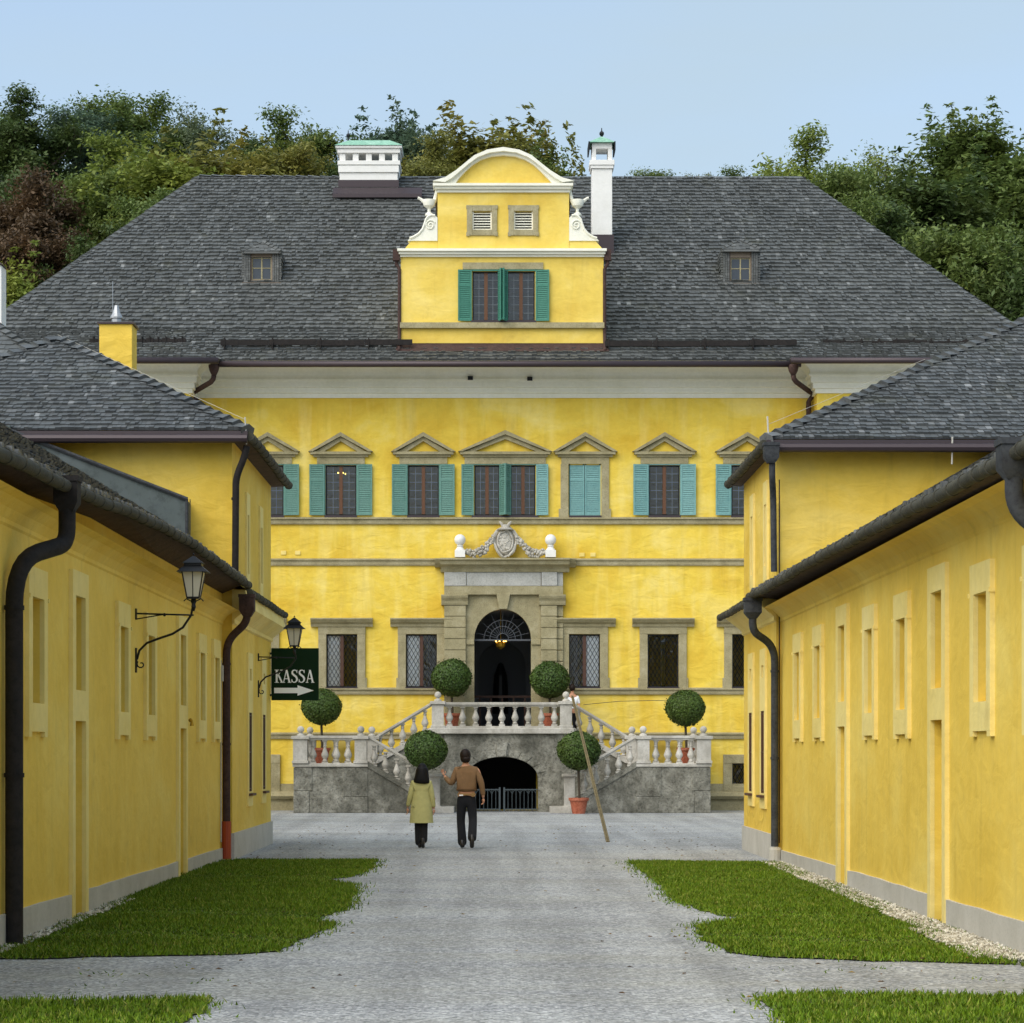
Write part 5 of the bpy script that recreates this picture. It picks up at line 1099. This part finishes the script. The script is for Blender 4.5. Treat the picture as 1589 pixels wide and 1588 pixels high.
def letK(u):
    bar(u+3,T,u+3,Bv,3); serif(u+3,T+.2,6.5); serif(u+3,Bv,6.5); bar(u+10.2,T+.5,u+4.4,T+10,1.4); bar(u+5.6,T+8,u+11.2,Bv,3); serif(u+10.2,T+.2,4.5); serif(u+11,Bv,5)
def letS(u):
    pts = [(9,38.2),(8.4,35.6),(6,34.2),(3.2,34.8),(1.7,37),(2,39.8),(4.5,42.2),(7.6,44.6),(9.2,47.5),(8.8,50.8),(6.4,53.2),(3.6,53.4),(1.8,51.8),(1.1,48.8)]
    wd = [.5,.6,.65,.9,1.2,1.5,1.6,1.6,1.5,1.2,.8,.65,.6,.5]; P_ = [PX(u+a,b_) for a,b_ in pts]
    for i in range(len(P_)-1):
        a, b_ = Vector((*P_[i],)), Vector((*P_[i+1],)); d = (b_-a).normalized(); n_ = Vector((-d.y, d.x)); w0, w1 = wd[i]*S_, wd[i+1]*S_; e = d*.25*S_
        q = [a-e+n_*w0, b_+e+n_*w1, b_+e-n_*w1, a-e-n_*w0]; L.poly([(v.x,v.y) for v in q], yl0-.0005*i/14, yl1)
    bar(u+9.2,34,u+9.2,39,.8); bar(u+1,48.4,u+1,53.6,.8)
letK(5.5); letA(18); letS(31); letS(42.3); letA(54.5)
L.build('lettering', M['signwhite'], sg_)
s = MB(); s.poly([PX(4.5,62),PX(41,62),PX(41,58),PX(66.5,66.3),PX(41,74.3),PX(41,70.3),PX(4.5,70.3)], yl0, yl1); s.build('arrow', M['signwhite'], sg_)

# ================================================================ PEOPLE
def skin_mesh(name, nodes, edges, root=0, sub=2):
    """nodes: list (x,y,z,rx,ry)"""
    me = bpy.data.meshes.new(name); me.from_pydata([n[:3] for n in nodes], edges, []); o = bpy.data.objects.new(name, me); C.objects.link(o)
    md = o.modifiers.new('skin', 'SKIN'); md.use_smooth_shade = True
    for i, n in enumerate(nodes):
        v = me.skin_vertices[0].data[i]; v.radius = (n[3], n[4]); v.use_root = (i == root)
    sb = o.modifiers.new('sub', 'SUBSURF'); sb.levels = sub; sb.render_levels = sub
    dg = bpy.context.evaluated_depsgraph_get(); dg.update(); ev = bpy.data.meshes.new_from_object(o.evaluated_get(dg)); ev.name = name
    bpy.data.objects.remove(o); return ev
def join_meshes(name, meshes, m, parent):
    b = MB()
    for me in meshes:
        if isinstance(me, MB): b.add(me.v, me.f)
        else: b.add([v.co[:] for v in me.vertices], [tuple(p_.vertices) for p_ in me.polygons])
    return b.build(name, m, parent, smooth=True)
def chain(pts):     # helper: nodes + edges for a chain
    return [tuple(p_) if len(p_) == 5 else (*p_, p_[3]) for p_ in pts], [(i,i+1) for i in range(len(pts)-1)]
def head_mb(c, r=.085, yaw=0):
    b = MB(); n, m_ = 20, 14; vs = []
    for i in range(m_+1):
        ph = math.pi*i/m_
        for k in range(n):
            a = 2*math.pi*k/n; x = math.sin(ph)*math.cos(a); y = math.sin(ph)*math.sin(a); z = -math.cos(ph)
            rx, ry, rz = r*.9, r*1.08, r*1.35
            fy = y*ry; 
            if y > .5 and abs(x) < .22 and -.35 < z < .15: fy += .022*(1-abs(x)/.22)*(1-abs(z+.15)/.35 if abs(z+.15) < .35 else 0)   # nose
            if z < -.4: x *= .82
            px_, py_, pz_ = x*rx, fy, z*rz
            vs.append((c[0]+px_*math.cos(yaw)-py_*math.sin(yaw), c[1]+px_*math.sin(yaw)+py_*math.cos(yaw), c[2]+pz_))
    b.add(vs, [(i*n+k, i*n+(k+1)%n, (i+1)*n+(k+1)%n, (i+1)*n+k) for i in range(m_) for k in range(n)])
    for sg in (-1, 1):
        ex = sg*r*.92; b.sphere((c[0]+ex*math.cos(yaw), c[1]+ex*math.sin(yaw), c[2]-.005), .022, 8, 6, (.5,1,1.3))
    return b
def hand(p, d, side, curl=.3, up=Vector((0,1,0))):
    """palm + five fingers starting at wrist p, pointing along d"""
    hs = .86; p = Vector(p); d = Vector(d).normalized(); s = d.cross(up).normalized(); n_ = s.cross(d).normalized(); ms = []
    nd, ed = chain([(*p, .026,.02), (*(p+d*.04), .034,.017), (*(p+d*.085), .036,.016)]); ms.append(skin_mesh('p', nd, ed, 0, 1))
    for k, (of, ln) in enumerate(((-.027,.062),(-.009,.072),(.009,.068),(.027,.052))):
        b = p+d*.082+s*of; c1 = b+d*ln*.45-n_*ln*.1*curl*3; c2 = c1+(d*.6-n_*curl*1.6).normalized()*ln*.32; c3 = c2+(d*.3-n_*curl*2).normalized()*ln*.25
        nd, ed = chain([(*b,.0095,.0095),(*c1,.0088,.0088),(*c2,.008,.008),(*c3,.0065,.0065)]); ms.append(skin_mesh('f', nd, ed, 0, 1))
    ms2 = []
    b = p+d*.03-s*.025*side; nd, ed = chain([(*b,.013,.013),(*(b-s*.025*side+d*.03),.011,.011),(*(b-s*.03*side+d*.055),.009,.009)]); ms.append(skin_mesh('t', nd, ed, 0, 1))
    for me in ms:
        for v in me.vertices: v.co = p+(v.co-p)*hs
    return ms
SKIN = plain('skin', 'C08A6A', .55); HAIRB = plain('black_hair', '0B080A', .6, 0, .25); HAIRD = plain('dark_brown_hair', '1C1009', .6, 0, .25)
def cloth(name, col, sc=14):
    m, t, p = newmat(name); tc = N(t, 'ShaderNodeTexCoord').outputs['Object']; c = lin(col); n1 = noise_val(t, tc, sc, 4)
    t.links.new(mix(t, n1, tuple(v*.8 for v in c[:3])+(1,), tuple(min(1,v*1.12) for v in c[:3])+(1,)), p.inputs['Base Color']); p.inputs['Roughness'].default_value = .9
    bump(t, p, noise_val(t, tc, 9, 3, (1,1,.6)), .7, .02); return m
SWEAT = cloth('camel_sweater', '7E6040'); TROU = cloth('navy_trousers', '0A0C14'); COAT = cloth('pale_green_coat', 'B8B274'); BLK = cloth('black_trousers', '0C0B0D'); SHOE = plain('black_leather', '14100E', .4)
def capsule_body(nodes, edges, root): return skin_mesh('b', nodes, edges, root, 2)
# --- man (walks away from the camera, facing +Y)
man = thing('person', 'man in a camel sweater and dark trousers walking away with his left hand raised', 'person', None, (fx(724,46.0), 46.0, 0))
bn = [(0,0,.98,.13,.1),(0,0,1.15,.13,.09),(0,0,1.38,.15,.09),(-.01,0,1.47,.07,.06),(-.02,0,1.54,.052,.052),(-.025,.01,1.6,.06,.06),
      (-.19,0,1.42,.055,.05),(-.27,-.01,1.15,.042,.04),(-.40,.16,1.30,.028,.026),
      (.19,0,1.42,.055,.05),(.27,-.02,1.14,.042,.04),(.30,.04,.90,.028,.026),
      (-.085,0,.92,.085,.085),(-.10,.05,.5,.06,.06),(-.07,.0,.1,.042,.045),(-.07,.13,.035,.04,.03),
      (.085,0,.92,.085,.085),(.11,-.02,.5,.06,.06),(.095,-.33,.22,.042,.045),(.095,-.33,.10,.04,.03)]
be = [(0,1),(1,2),(2,3),(3,4),(4,5),(2,6),(6,7),(7,8),(2,9),(9,10),(10,11),(0,12),(12,13),(13,14),(14,15),(0,16),(16,17),(17,18),(18,19)]
ms = [capsule_body(bn, be, 0), head_mb((-.03,.02,1.635), .083, .45)]
ms += hand((-.40,.16,1.30), (-.35,.3,.85), 1, .3, Vector((0,1,0))); ms += hand((.30,.04,.90), (-.02,.15,-1), -1, .5, Vector((1,.3,0)))
join_meshes('body', ms, SKIN, man)
sn = [(0,0,1.0,.185,.125),(0,0,1.06,.20,.135),(0,0,1.2,.195,.13),(0,0,1.36,.205,.13),(0,-.005,1.44,.14,.10),(-.01,0,1.49,.075,.07),
      (-.175,0,1.40,.085,.08),(-.265,-.01,1.15,.065,.062),(-.385,.145,1.275,.042,.04),
      (.175,0,1.40,.085,.08),(.265,-.02,1.16,.062,.06),(.298,.035,.94,.043,.042)]
se = [(0,1),(1,2),(2,3),(3,4),(4,5),(3,6),(6,7),(7,8),(3,9),(9,10),(10,11)]
join_meshes('sweater', [skin_mesh('s', sn, se, 2, 2)], SWEAT, man)
tn = [(0,0,.99,.165,.115),(0,0,.9,.165,.12),(-.085,.01,.82,.105,.105),(-.105,.05,.5,.08,.08),(-.08,.0,.2,.08,.085),(-.075,0,.03,.088,.1),
      (.085,0,.82,.105,.105),(.115,-.02,.52,.08,.08),(.105,-.24,.29,.082,.085),(.10,-.34,.15,.085,.085)]
te = [(0,1),(1,2),(2,3),(3,4),(4,5),(1,6),(6,7),(7,8),(8,9)]
join_meshes('trousers', [skin_mesh('t', tn, te, 0, 2)], TROU, man)
nd, ed = chain([(-.078,-.03,.17,.05,.05),(-.075,-.08,.045,.042,.04),(-.075,.05,.045,.045,.035),(-.075,.17,.035,.038,.028)]); nd2, ed2 = chain([(.10,-.30,.27,.05,.05),(.10,-.36,.17,.045,.05),(.10,-.37,.08,.045,.035),(.10,-.35,.02,.036,.026)])
join_meshes('shoe', [skin_mesh('a', nd, ed)], SHOE, man); join_meshes('shoe', [skin_mesh('b', nd2, ed2)], SHOE, man)
hb_ = MB(); hb_.sphere((-.022,-.015,1.665), .100, 18, 12, (1,1,1.2)); nd, ed = chain([(-.02,-.045,1.66,.11,.09),(-.018,-.04,1.58,.10,.08),(-.018,-.03,1.53,.07,.06)])
join_meshes('hair', [hb_, skin_mesh('h', nd, ed)], HAIRD, man)
s = MB(); s.box(-.165,.165,-.125,-.118,.955,.985); s.box(.09,.14,-.15,-.125,.93,1.0); s.build('belt_and_pouch', plain('tan_leather','8A6A3A',.6), man)
s = MB(); s.box(-.13,-.06,-.132,-.126,.945,.965); s.build('back_pocket_paper', M['signwhite'], man)
# --- woman
wo = thing('person', 'woman with long black hair in a pale green knee-length coat walking away', 'person', None, (fx(654,46.2), 46.2, 0))
bn = [(0,0,.82,.11,.085),(0,0,1.0,.10,.075),(0,0,1.16,.115,.075),(0,0,1.24,.06,.05),(0.01,0,1.30,.045,.045),(.015,.01,1.35,.05,.05),
      (-.155,0,1.19,.045,.042),(-.21,-.01,.93,.036,.034),(-.25,.05,.72,.024,.022),
      (.155,0,1.19,.045,.042),(.195,-.01,.93,.036,.034),(.225,.03,.70,.024,.022),
      (-.07,0,.78,.075,.075),(-.055,.02,.42,.052,.052),(-.03,0,.08,.036,.04),(-.03,.1,.03,.035,.025),
      (.07,0,.78,.075,.075),(.045,.0,.42,.052,.052),(.03,-.1,.10,.036,.04),(.03,-.03,.03,.035,.025)]
ms = [capsule_body(bn, be, 0), head_mb((.015,.02,1.395), .076, .0)]
ms += hand((-.25,.05,.72), (.06,.12,-1), 1, .5, Vector((1,0,0))); ms += hand((.225,.03,.70), (-.06,.12,-1), -1, .5, Vector((1,0,0))); join_meshes('body', ms, SKIN, wo)
cs = [(0,0,1.24,.09,.07),(0,0,1.17,.155,.095),(0,0,1.0,.145,.1),(0,0,.88,.15,.11),
      (-.145,0,1.17,.068,.062),(-.2,-.01,.93,.056,.054),(-.243,.04,.745,.042,.042),(.145,0,1.17,.068,.062),(.188,-.01,.93,.056,.054),(.22,.025,.725,.042,.042)]
ce = [(0,1),(1,2),(2,3),(1,4),(4,5),(5,6),(1,7),(7,8),(8,9)]
sk = MB(); rows = [(1.02,.148,.105),(.92,.158,.115),(.8,.182,.135),(.65,.196,.15),(.52,.205,.16),(.455,.21,.165)]; nn = 40; vs = []
for z, a, b_ in rows:
    fo = max(0, (1.0-z))*.022
    for k in range(nn): t_ = 2*math.pi*k/nn; q = 1+fo*math.sin(6*t_+1)*2; vs.append((a*q*math.cos(t_), b_*q*math.sin(t_), z))
sk.add(vs, [(i*nn+k, i*nn+(k+1)%nn, (i+1)*nn+(k+1)%nn, (i+1)*nn+k) for i in range(len(rows)-1) for k in range(nn)])
join_meshes('coat', [skin_mesh('c', cs, ce, 1, 2), sk], COAT, wo)
tn = [(0,0,.8,.13,.1),(-.065,.01,.7,.085,.085),(-.05,.02,.42,.085,.08),(-.03,.0,.03,.085,.09),(.065,0,.7,.09,.085),(.045,0,.42,.08,.075),(.03,-.07,.08,.08,.085)]
join_meshes('trousers', [skin_mesh('t', tn, [(0,1),(1,2),(2,3),(0,4),(4,5),(5,6)], 0, 2)], BLK, wo)
nd, ed = chain([(-.03,-.01,.17,.045,.045),(-.03,-.05,.035,.034,.032),(-.03,.05,.035,.036,.028),(-.03,.14,.025,.03,.02)]); nd2, ed2 = chain([(.03,-.09,.2,.045,.045),(.03,-.13,.07,.032,.032),(.03,-.06,.035,.035,.026),(.03,.02,.02,.03,.02)])
join_meshes('shoe', [skin_mesh('a', nd, ed)], SHOE, wo); join_meshes('shoe', [skin_mesh('b', nd2, ed2)], SHOE, wo)
nd, ed = chain([(.015,-.015,1.47,.10,.10),(.015,-.025,1.40,.125,.115),(.01,-.045,1.30,.135,.10),(.005,-.065,1.22,.155,.08),(0,-.075,1.15,.165,.06)]); hb_ = MB(); hb_.sphere((.015,-.006,1.412), .094, 18, 12, (1,1,1.22))
join_meshes('hair', [hb_, skin_mesh('h', nd, ed, 0, 2)], HAIRB, wo)
# --- person on the stairs
pp = thing('person', 'person in a white top half hidden behind the right terrace post on the stairs', 'person', None, (fx(888,74.4), 74.4, 2.06))
bn2 = [(0,0,.86,.12,.09),(0,0,1.05,.11,.08),(0,0,1.24,.13,.08),(0,0,1.32,.06,.05),(0,0,1.38,.045,.045),(0,.01,1.42,.05,.05),(-.16,0,1.24,.045,.042),(-.2,-.01,1.0,.036,.034),(-.2,-.15,.85,.024,.022),(.16,0,1.24,.045,.042),(.2,-.01,1.0,.036,.034),(.2,-.15,.85,.024,.022),(-.07,0,.8,.075,.075),(-.07,.02,.42,.052,.052),(-.07,0,.08,.036,.04),(-.07,-.1,.03,.035,.025),(.07,0,.8,.075,.075),(.07,.0,.42,.052,.052),(.07,0,.08,.036,.04),(.07,-.1,.03,.035,.025)]
ms = [capsule_body(bn2, be, 0), head_mb((0,.0,1.48), .078, .4)]+hand((-.2,-.15,.85), (0,-.6,-.6), 1, .3)+hand((.2,-.15,.85), (0,-.6,-.6), -1, .3); join_meshes('body', ms, SKIN, pp)
join_meshes('shirt', [skin_mesh('s', [(0,0,.88,.14,.1),(0,0,1.05,.13,.1),(0,0,1.22,.15,.1),(0,0,1.31,.07,.06),(-.15,0,1.23,.065,.06),(-.2,0,1.02,.05,.05),(.15,0,1.23,.065,.06),(.2,0,1.02,.05,.05)], [(0,1),(1,2),(2,3),(2,4),(4,5),(2,6),(6,7)], 1, 2)], M['signwhite'], pp)
join_meshes('trousers', [skin_mesh('t', [(0,0,.88,.13,.1),(-.07,.01,.7,.085,.085),(-.07,.02,.42,.072,.07),(-.07,.0,.06,.06,.065),(.07,0,.7,.085,.085),(.07,0,.42,.072,.07),(.07,0,.06,.058,.06)], [(0,1),(1,2),(2,3),(0,4),(4,5),(5,6)], 0, 2)], TROU, pp)
hb_ = MB(); hb_.sphere((0,-.02,1.505), .092, 16, 10, (1,1,1.15)); join_meshes('hair', [hb_], HAIRD, pp)

# ================================================================ TREES
def tree_meshes(seed, style):
    """unit tree: height 1 (metres scaled later by 18). returns crown mesh, trunk mesh"""
    rd = random.Random(seed); rg = np.random.default_rng(seed); Ht = 18.0; tips = []; tk = MB()
    trunk = [(0,0,-1.0)]; x = y = 0
    for k in range(1, 9): x += rd.uniform(-.18,.18); y += rd.uniform(-.18,.18); trunk.append((x, y, Ht*.95*k/8))
    tk.tube(trunk, [.38*(1-k/9.5) for k in range(9)], 8)
    nb = {'round':26,'feather':30,'airy':18}[style]
    for b in range(nb):
        f = .22+.76*(b+.5)/nb; base = Vector(trunk[0]).lerp(Vector(trunk[-1]), 0); i = min(7, int(f*8)); base = Vector(trunk[i]).lerp(Vector(trunk[i+1]), f*8-i)
        a = b*2.399+rd.uniform(-.4,.4)
        if style == 'round': R_ = 5.4*math.sqrt(max(.05, 1-((f-.55)/.5)**2)); up = .25+.9*f
        elif style == 'feather': R_ = 4.6*(1.12-f)**.55; up = .7+1.0*f
        else: R_ = 3.6*(1.1-f)**.5+.4; up = .8
        R_ *= rd.uniform(.65,1.15); d = Vector((math.cos(a), math.sin(a), up*rd.uniform(.5,1.1))).normalized(); p0 = base; pts = [p0]
        for k in range(1, 5): d2 = (d+Vector((rd.uniform(-.25,.25), rd.uniform(-.25,.25), rd.uniform(-.1,.25)+( .12 if style == 'feather' else -.05)))).normalized(); pts.append(pts[-1]+d2*R_/4); d = (d*.6+d2*.4).normalized()
        tk.tube(pts, [.13*(1-k/5.5) for k in range(5)], 5)
        for k in range(1, 5):
            for q in range(3):
                dd_ = Vector((rd.gauss(0,1), rd.gauss(0,1), rd.gauss(.2,.8))).normalized(); l = rd.uniform(.5,1.5)*(1.15-k*.1); e = pts[k]+dd_*l
                tips.append((pts[k]+dd_*l*.5, .5, dd_)); tips.append((e, rd.uniform(.35,.7), dd_)); tk.tube([pts[k], e], [.03,.012], 3) if rd.random() < .5 else None
    if style == 'feather':
        for q in range(16):
            a = rd.uniform(0,6.28); b = Vector((x+rd.gauss(0,1.4), y+rd.gauss(0,1.4), Ht*rd.uniform(.75,.98))); dd_ = Vector((math.cos(a)*.35, math.sin(a)*.35, 1)).normalized()
            for k in range(5): tips.append((b+dd_*k*.5, .34-.05*k, dd_))
    den = {'round':90,'feather':80,'airy':34}[style]; cs_ = []; 
    for c, sp, dd_ in tips:
        n = int(den*(sp/.5)**1.3); p_ = rg.normal(0, 1, (n,3))*np.array([sp,sp,sp*.62])*.8+np.array(c); cs_.append(p_)
    c = np.concatenate(cs_); n = len(c); nr = rg.normal(0,.6,(n,3))+np.array([0,0,.9]); nr += (c-np.array([0,0,Ht*.45]))*np.array([.08,.08,.04]); nr /= np.linalg.norm(nr, axis=1)[:,None]
    u = np.cross(nr, rg.normal(size=(n,3))); u /= np.linalg.norm(u, axis=1)[:,None]; v = np.cross(nr, u)
    s = (rg.uniform(.075,.15,n) if style != 'airy' else rg.uniform(.07,.13,n))[:,None]
    V = np.stack([c-u*s*1.3, c-v*s*.6, c+u*s*1.3, c+v*s*.6], 1)
    return np_mesh('crown', V.reshape(-1,3), 4, M['leaf']), tk
VAR = {}; TOP = {}; ARM = {}
for nm, sd_, st_ in (('r1',11,'round'),('r2',12,'round'),('r3',13,'round'),('f1',21,'feather'),('f2',22,'feather'),('a1',31,'airy')):
    cm, tk = tree_meshes(sd_, st_); me = bpy.data.meshes.new('trunk'); me.from_pydata(tk.v, [], tk.f); me.materials.append(M['bark']); VAR[nm] = (cm, me); TOP[nm] = max(v.co.z for v in cm.vertices)-.5; ARM[nm] = 2*sorted(abs(v.co.x) for v in cm.vertices)[int(len(cm.vertices)*.97)]
def tree(var, px, py, Y, wpx, col, name, label, cat='tree', rz=0, grp='trees on the hill behind the palace'):
    """crown top at (px,py) seen at depth Y, about wpx wide"""
    Xt = fx(px, Y); top = fz(py, Y); z0 = hill_z(Xt, Y); hgt = max(5, top-z0); sw = wpx*Y/F/ARM[var]*1.05; TT = TOP[var]
    r = thing(name, label, cat, grp, (Xt, Y, z0)); r.rotation_euler = (0,0,rz); zs_ = max(hgt/TT, sw*.85) if hgt/TT < sw*1.3 else sw*1.25
    r.scale = (sw, sw, zs_); r.location.z = top-TT*zs_
    for k, nm in ((0,'crown'),(1,'trunk')):
        o = bpy.data.objects.new(nm, VAR[var][k]); C.objects.link(o); o.parent = r; o.color = lin(col)
    return r
DG, MG, LG, OL, RU, BG = '566A3A','6E8244','889848','888A46','62503A','5E7660'
TREES = [
 ('r1',-40,140,128,210,DG,'broadleaf_tree','tall dark tree at the left edge of the photo, cut by the frame'),
 ('r2',45,150,122,190,DG,'broadleaf_tree','tall dark green tree second from the left edge'),
 ('r3',120,165,126,170,BG,'broadleaf_tree','bluish dark tree behind the left end of the palace roof'),
 ('r1',195,134,130,190,MG,'broadleaf_tree','tallest tree left of the roof, with an open top'),
 ('r2',215,215,112,220,LG,'broadleaf_tree','light green tree left of the palace roof slope'),
 ('r3',150,260,108,170,MG,'broadleaf_tree','mid green tree low beside the left roof slope'),
 ('r1',20,262,104,200,RU,'copper_tree','rusty brown autumn tree at the left edge'),
 ('r2',70,330,101,170,RU,'copper_tree','lower rusty brown tree beside the left roof slope'),
 ('f1',100,400,100,150,LG,'broadleaf_tree','bright green bushy tree just above the lower left roof slope'),
 ('f2',20,400,99,150,LG,'broadleaf_tree','yellow green bushy tree at the left frame edge above the small outbuilding'),
 ('r3',275,190,125,150,DG,'broadleaf_tree','dark tree between the tallest tree and the thin birch'),
 ('a1',325,163,118,110,'6E7E5E','birch','thin pale birch standing above the left end of the ridge'),
 ('f1',350,205,110,190,OL,'broadleaf_tree','olive green tree above the left end of the ridge'),
 ('f2',270,235,106,190,LG,'broadleaf_tree','yellow green tree rising over the top of the left hip'),
 ('r1',398,200,122,130,DG,'broadleaf_tree','dark tree between the birch and the dome-shaped tree'),
 ('r2',470,172,120,170,MG,'broadleaf_tree','dome-shaped tree left of the wide white chimney'),
 ('r3',430,225,110,180,OL,'broadleaf_tree','olive tree low behind the ridge left of the wide chimney'),
 ('r1',530,215,116,140,DG,'broadleaf_tree','dark tree behind the wide white chimney'),
 ('f1',600,168,121,110,BG,'conifer','spiky bluish conifer right of the wide white chimney'),
 ('f2',645,190,118,110,BG,'conifer','second, lower conifer between the wide chimney and the gable'),
 ('r2',655,215,110,160,OL,'broadleaf_tree','olive tree just left of the curved gable'),
 ('f1',735,180,114,190,OL,'broadleaf_tree','large olive tree behind the left half of the curved gable'),
 ('f2',795,198,112,150,OL,'broadleaf_tree','olive tree behind the crown of the curved gable'),
 ('f1',845,222,111,92,MG,'broadleaf_tree','tree with drooping edge between the gable and the slim chimney'),
 ('r3',1010,262,116,90,MG,'broadleaf_tree','tree top just showing above the ridge right of the slim chimney'),
 ('r1',1075,266,116,80,OL,'broadleaf_tree','low tree top just above the ridge near its middle right'),
 ('r2',1160,262,114,110,MG,'broadleaf_tree','low tree top above the ridge left of its right end'),
 ('r2',1245,213,114,200,LG,'broadleaf_tree','light green tree rising behind the right end of the ridge'),
 ('r3',1310,255,108,190,MG,'broadleaf_tree','mid green tree beside the upper right roof slope'),
 ('a1',1385,222,116,110,LG,'broadleaf_tree','open light tree with a leaning top right of the ridge'),
 ('r1',1365,262,112,170,MG,'broadleaf_tree','mid green tree beneath the open leaning tree'),
 ('f1',1440,252,112,180,DG,'broadleaf_tree','dark feathery tree right of the roof'),
 ('f2',1505,178,118,170,MG,'broadleaf_tree','tall feathery tree with a pointed leader near the right edge'),
 ('f1',1575,200,116,180,MG,'broadleaf_tree','tall feathery tree at the right frame edge'),
 ('r2',1400,330,104,220,DG,'broadleaf_tree','dark green tree beside the middle of the right roof slope'),
 ('r3',1490,345,102,230,MG,'broadleaf_tree','mid green tree beside the lower right roof slope'),
 ('r1',1580,330,101,230,MG,'broadleaf_tree','mid green tree low at the right frame edge'),
 ('f2',1560,400,99,170,DG,'broadleaf_tree','dark bushy tree lowest at the right frame edge'),
 ('r1',250,300,101,180,MG,'broadleaf_tree','mid green tree just behind the left roof slope'),
 ('r2',150,350,100,150,DG,'broadleaf_tree','dark green tree between the rusty trees and the left roof slope'),
 ('r3',1300,300,102,160,MG,'broadleaf_tree','mid green tree just behind the right end of the ridge'),
]
for i, (v_, px, py, Y, wp, col, nm, lb) in enumerate(TREES): tree(v_, px, py, Y, wp, col, nm, lb, 'tree', i*1.7)
scn.cycles.samples = 128
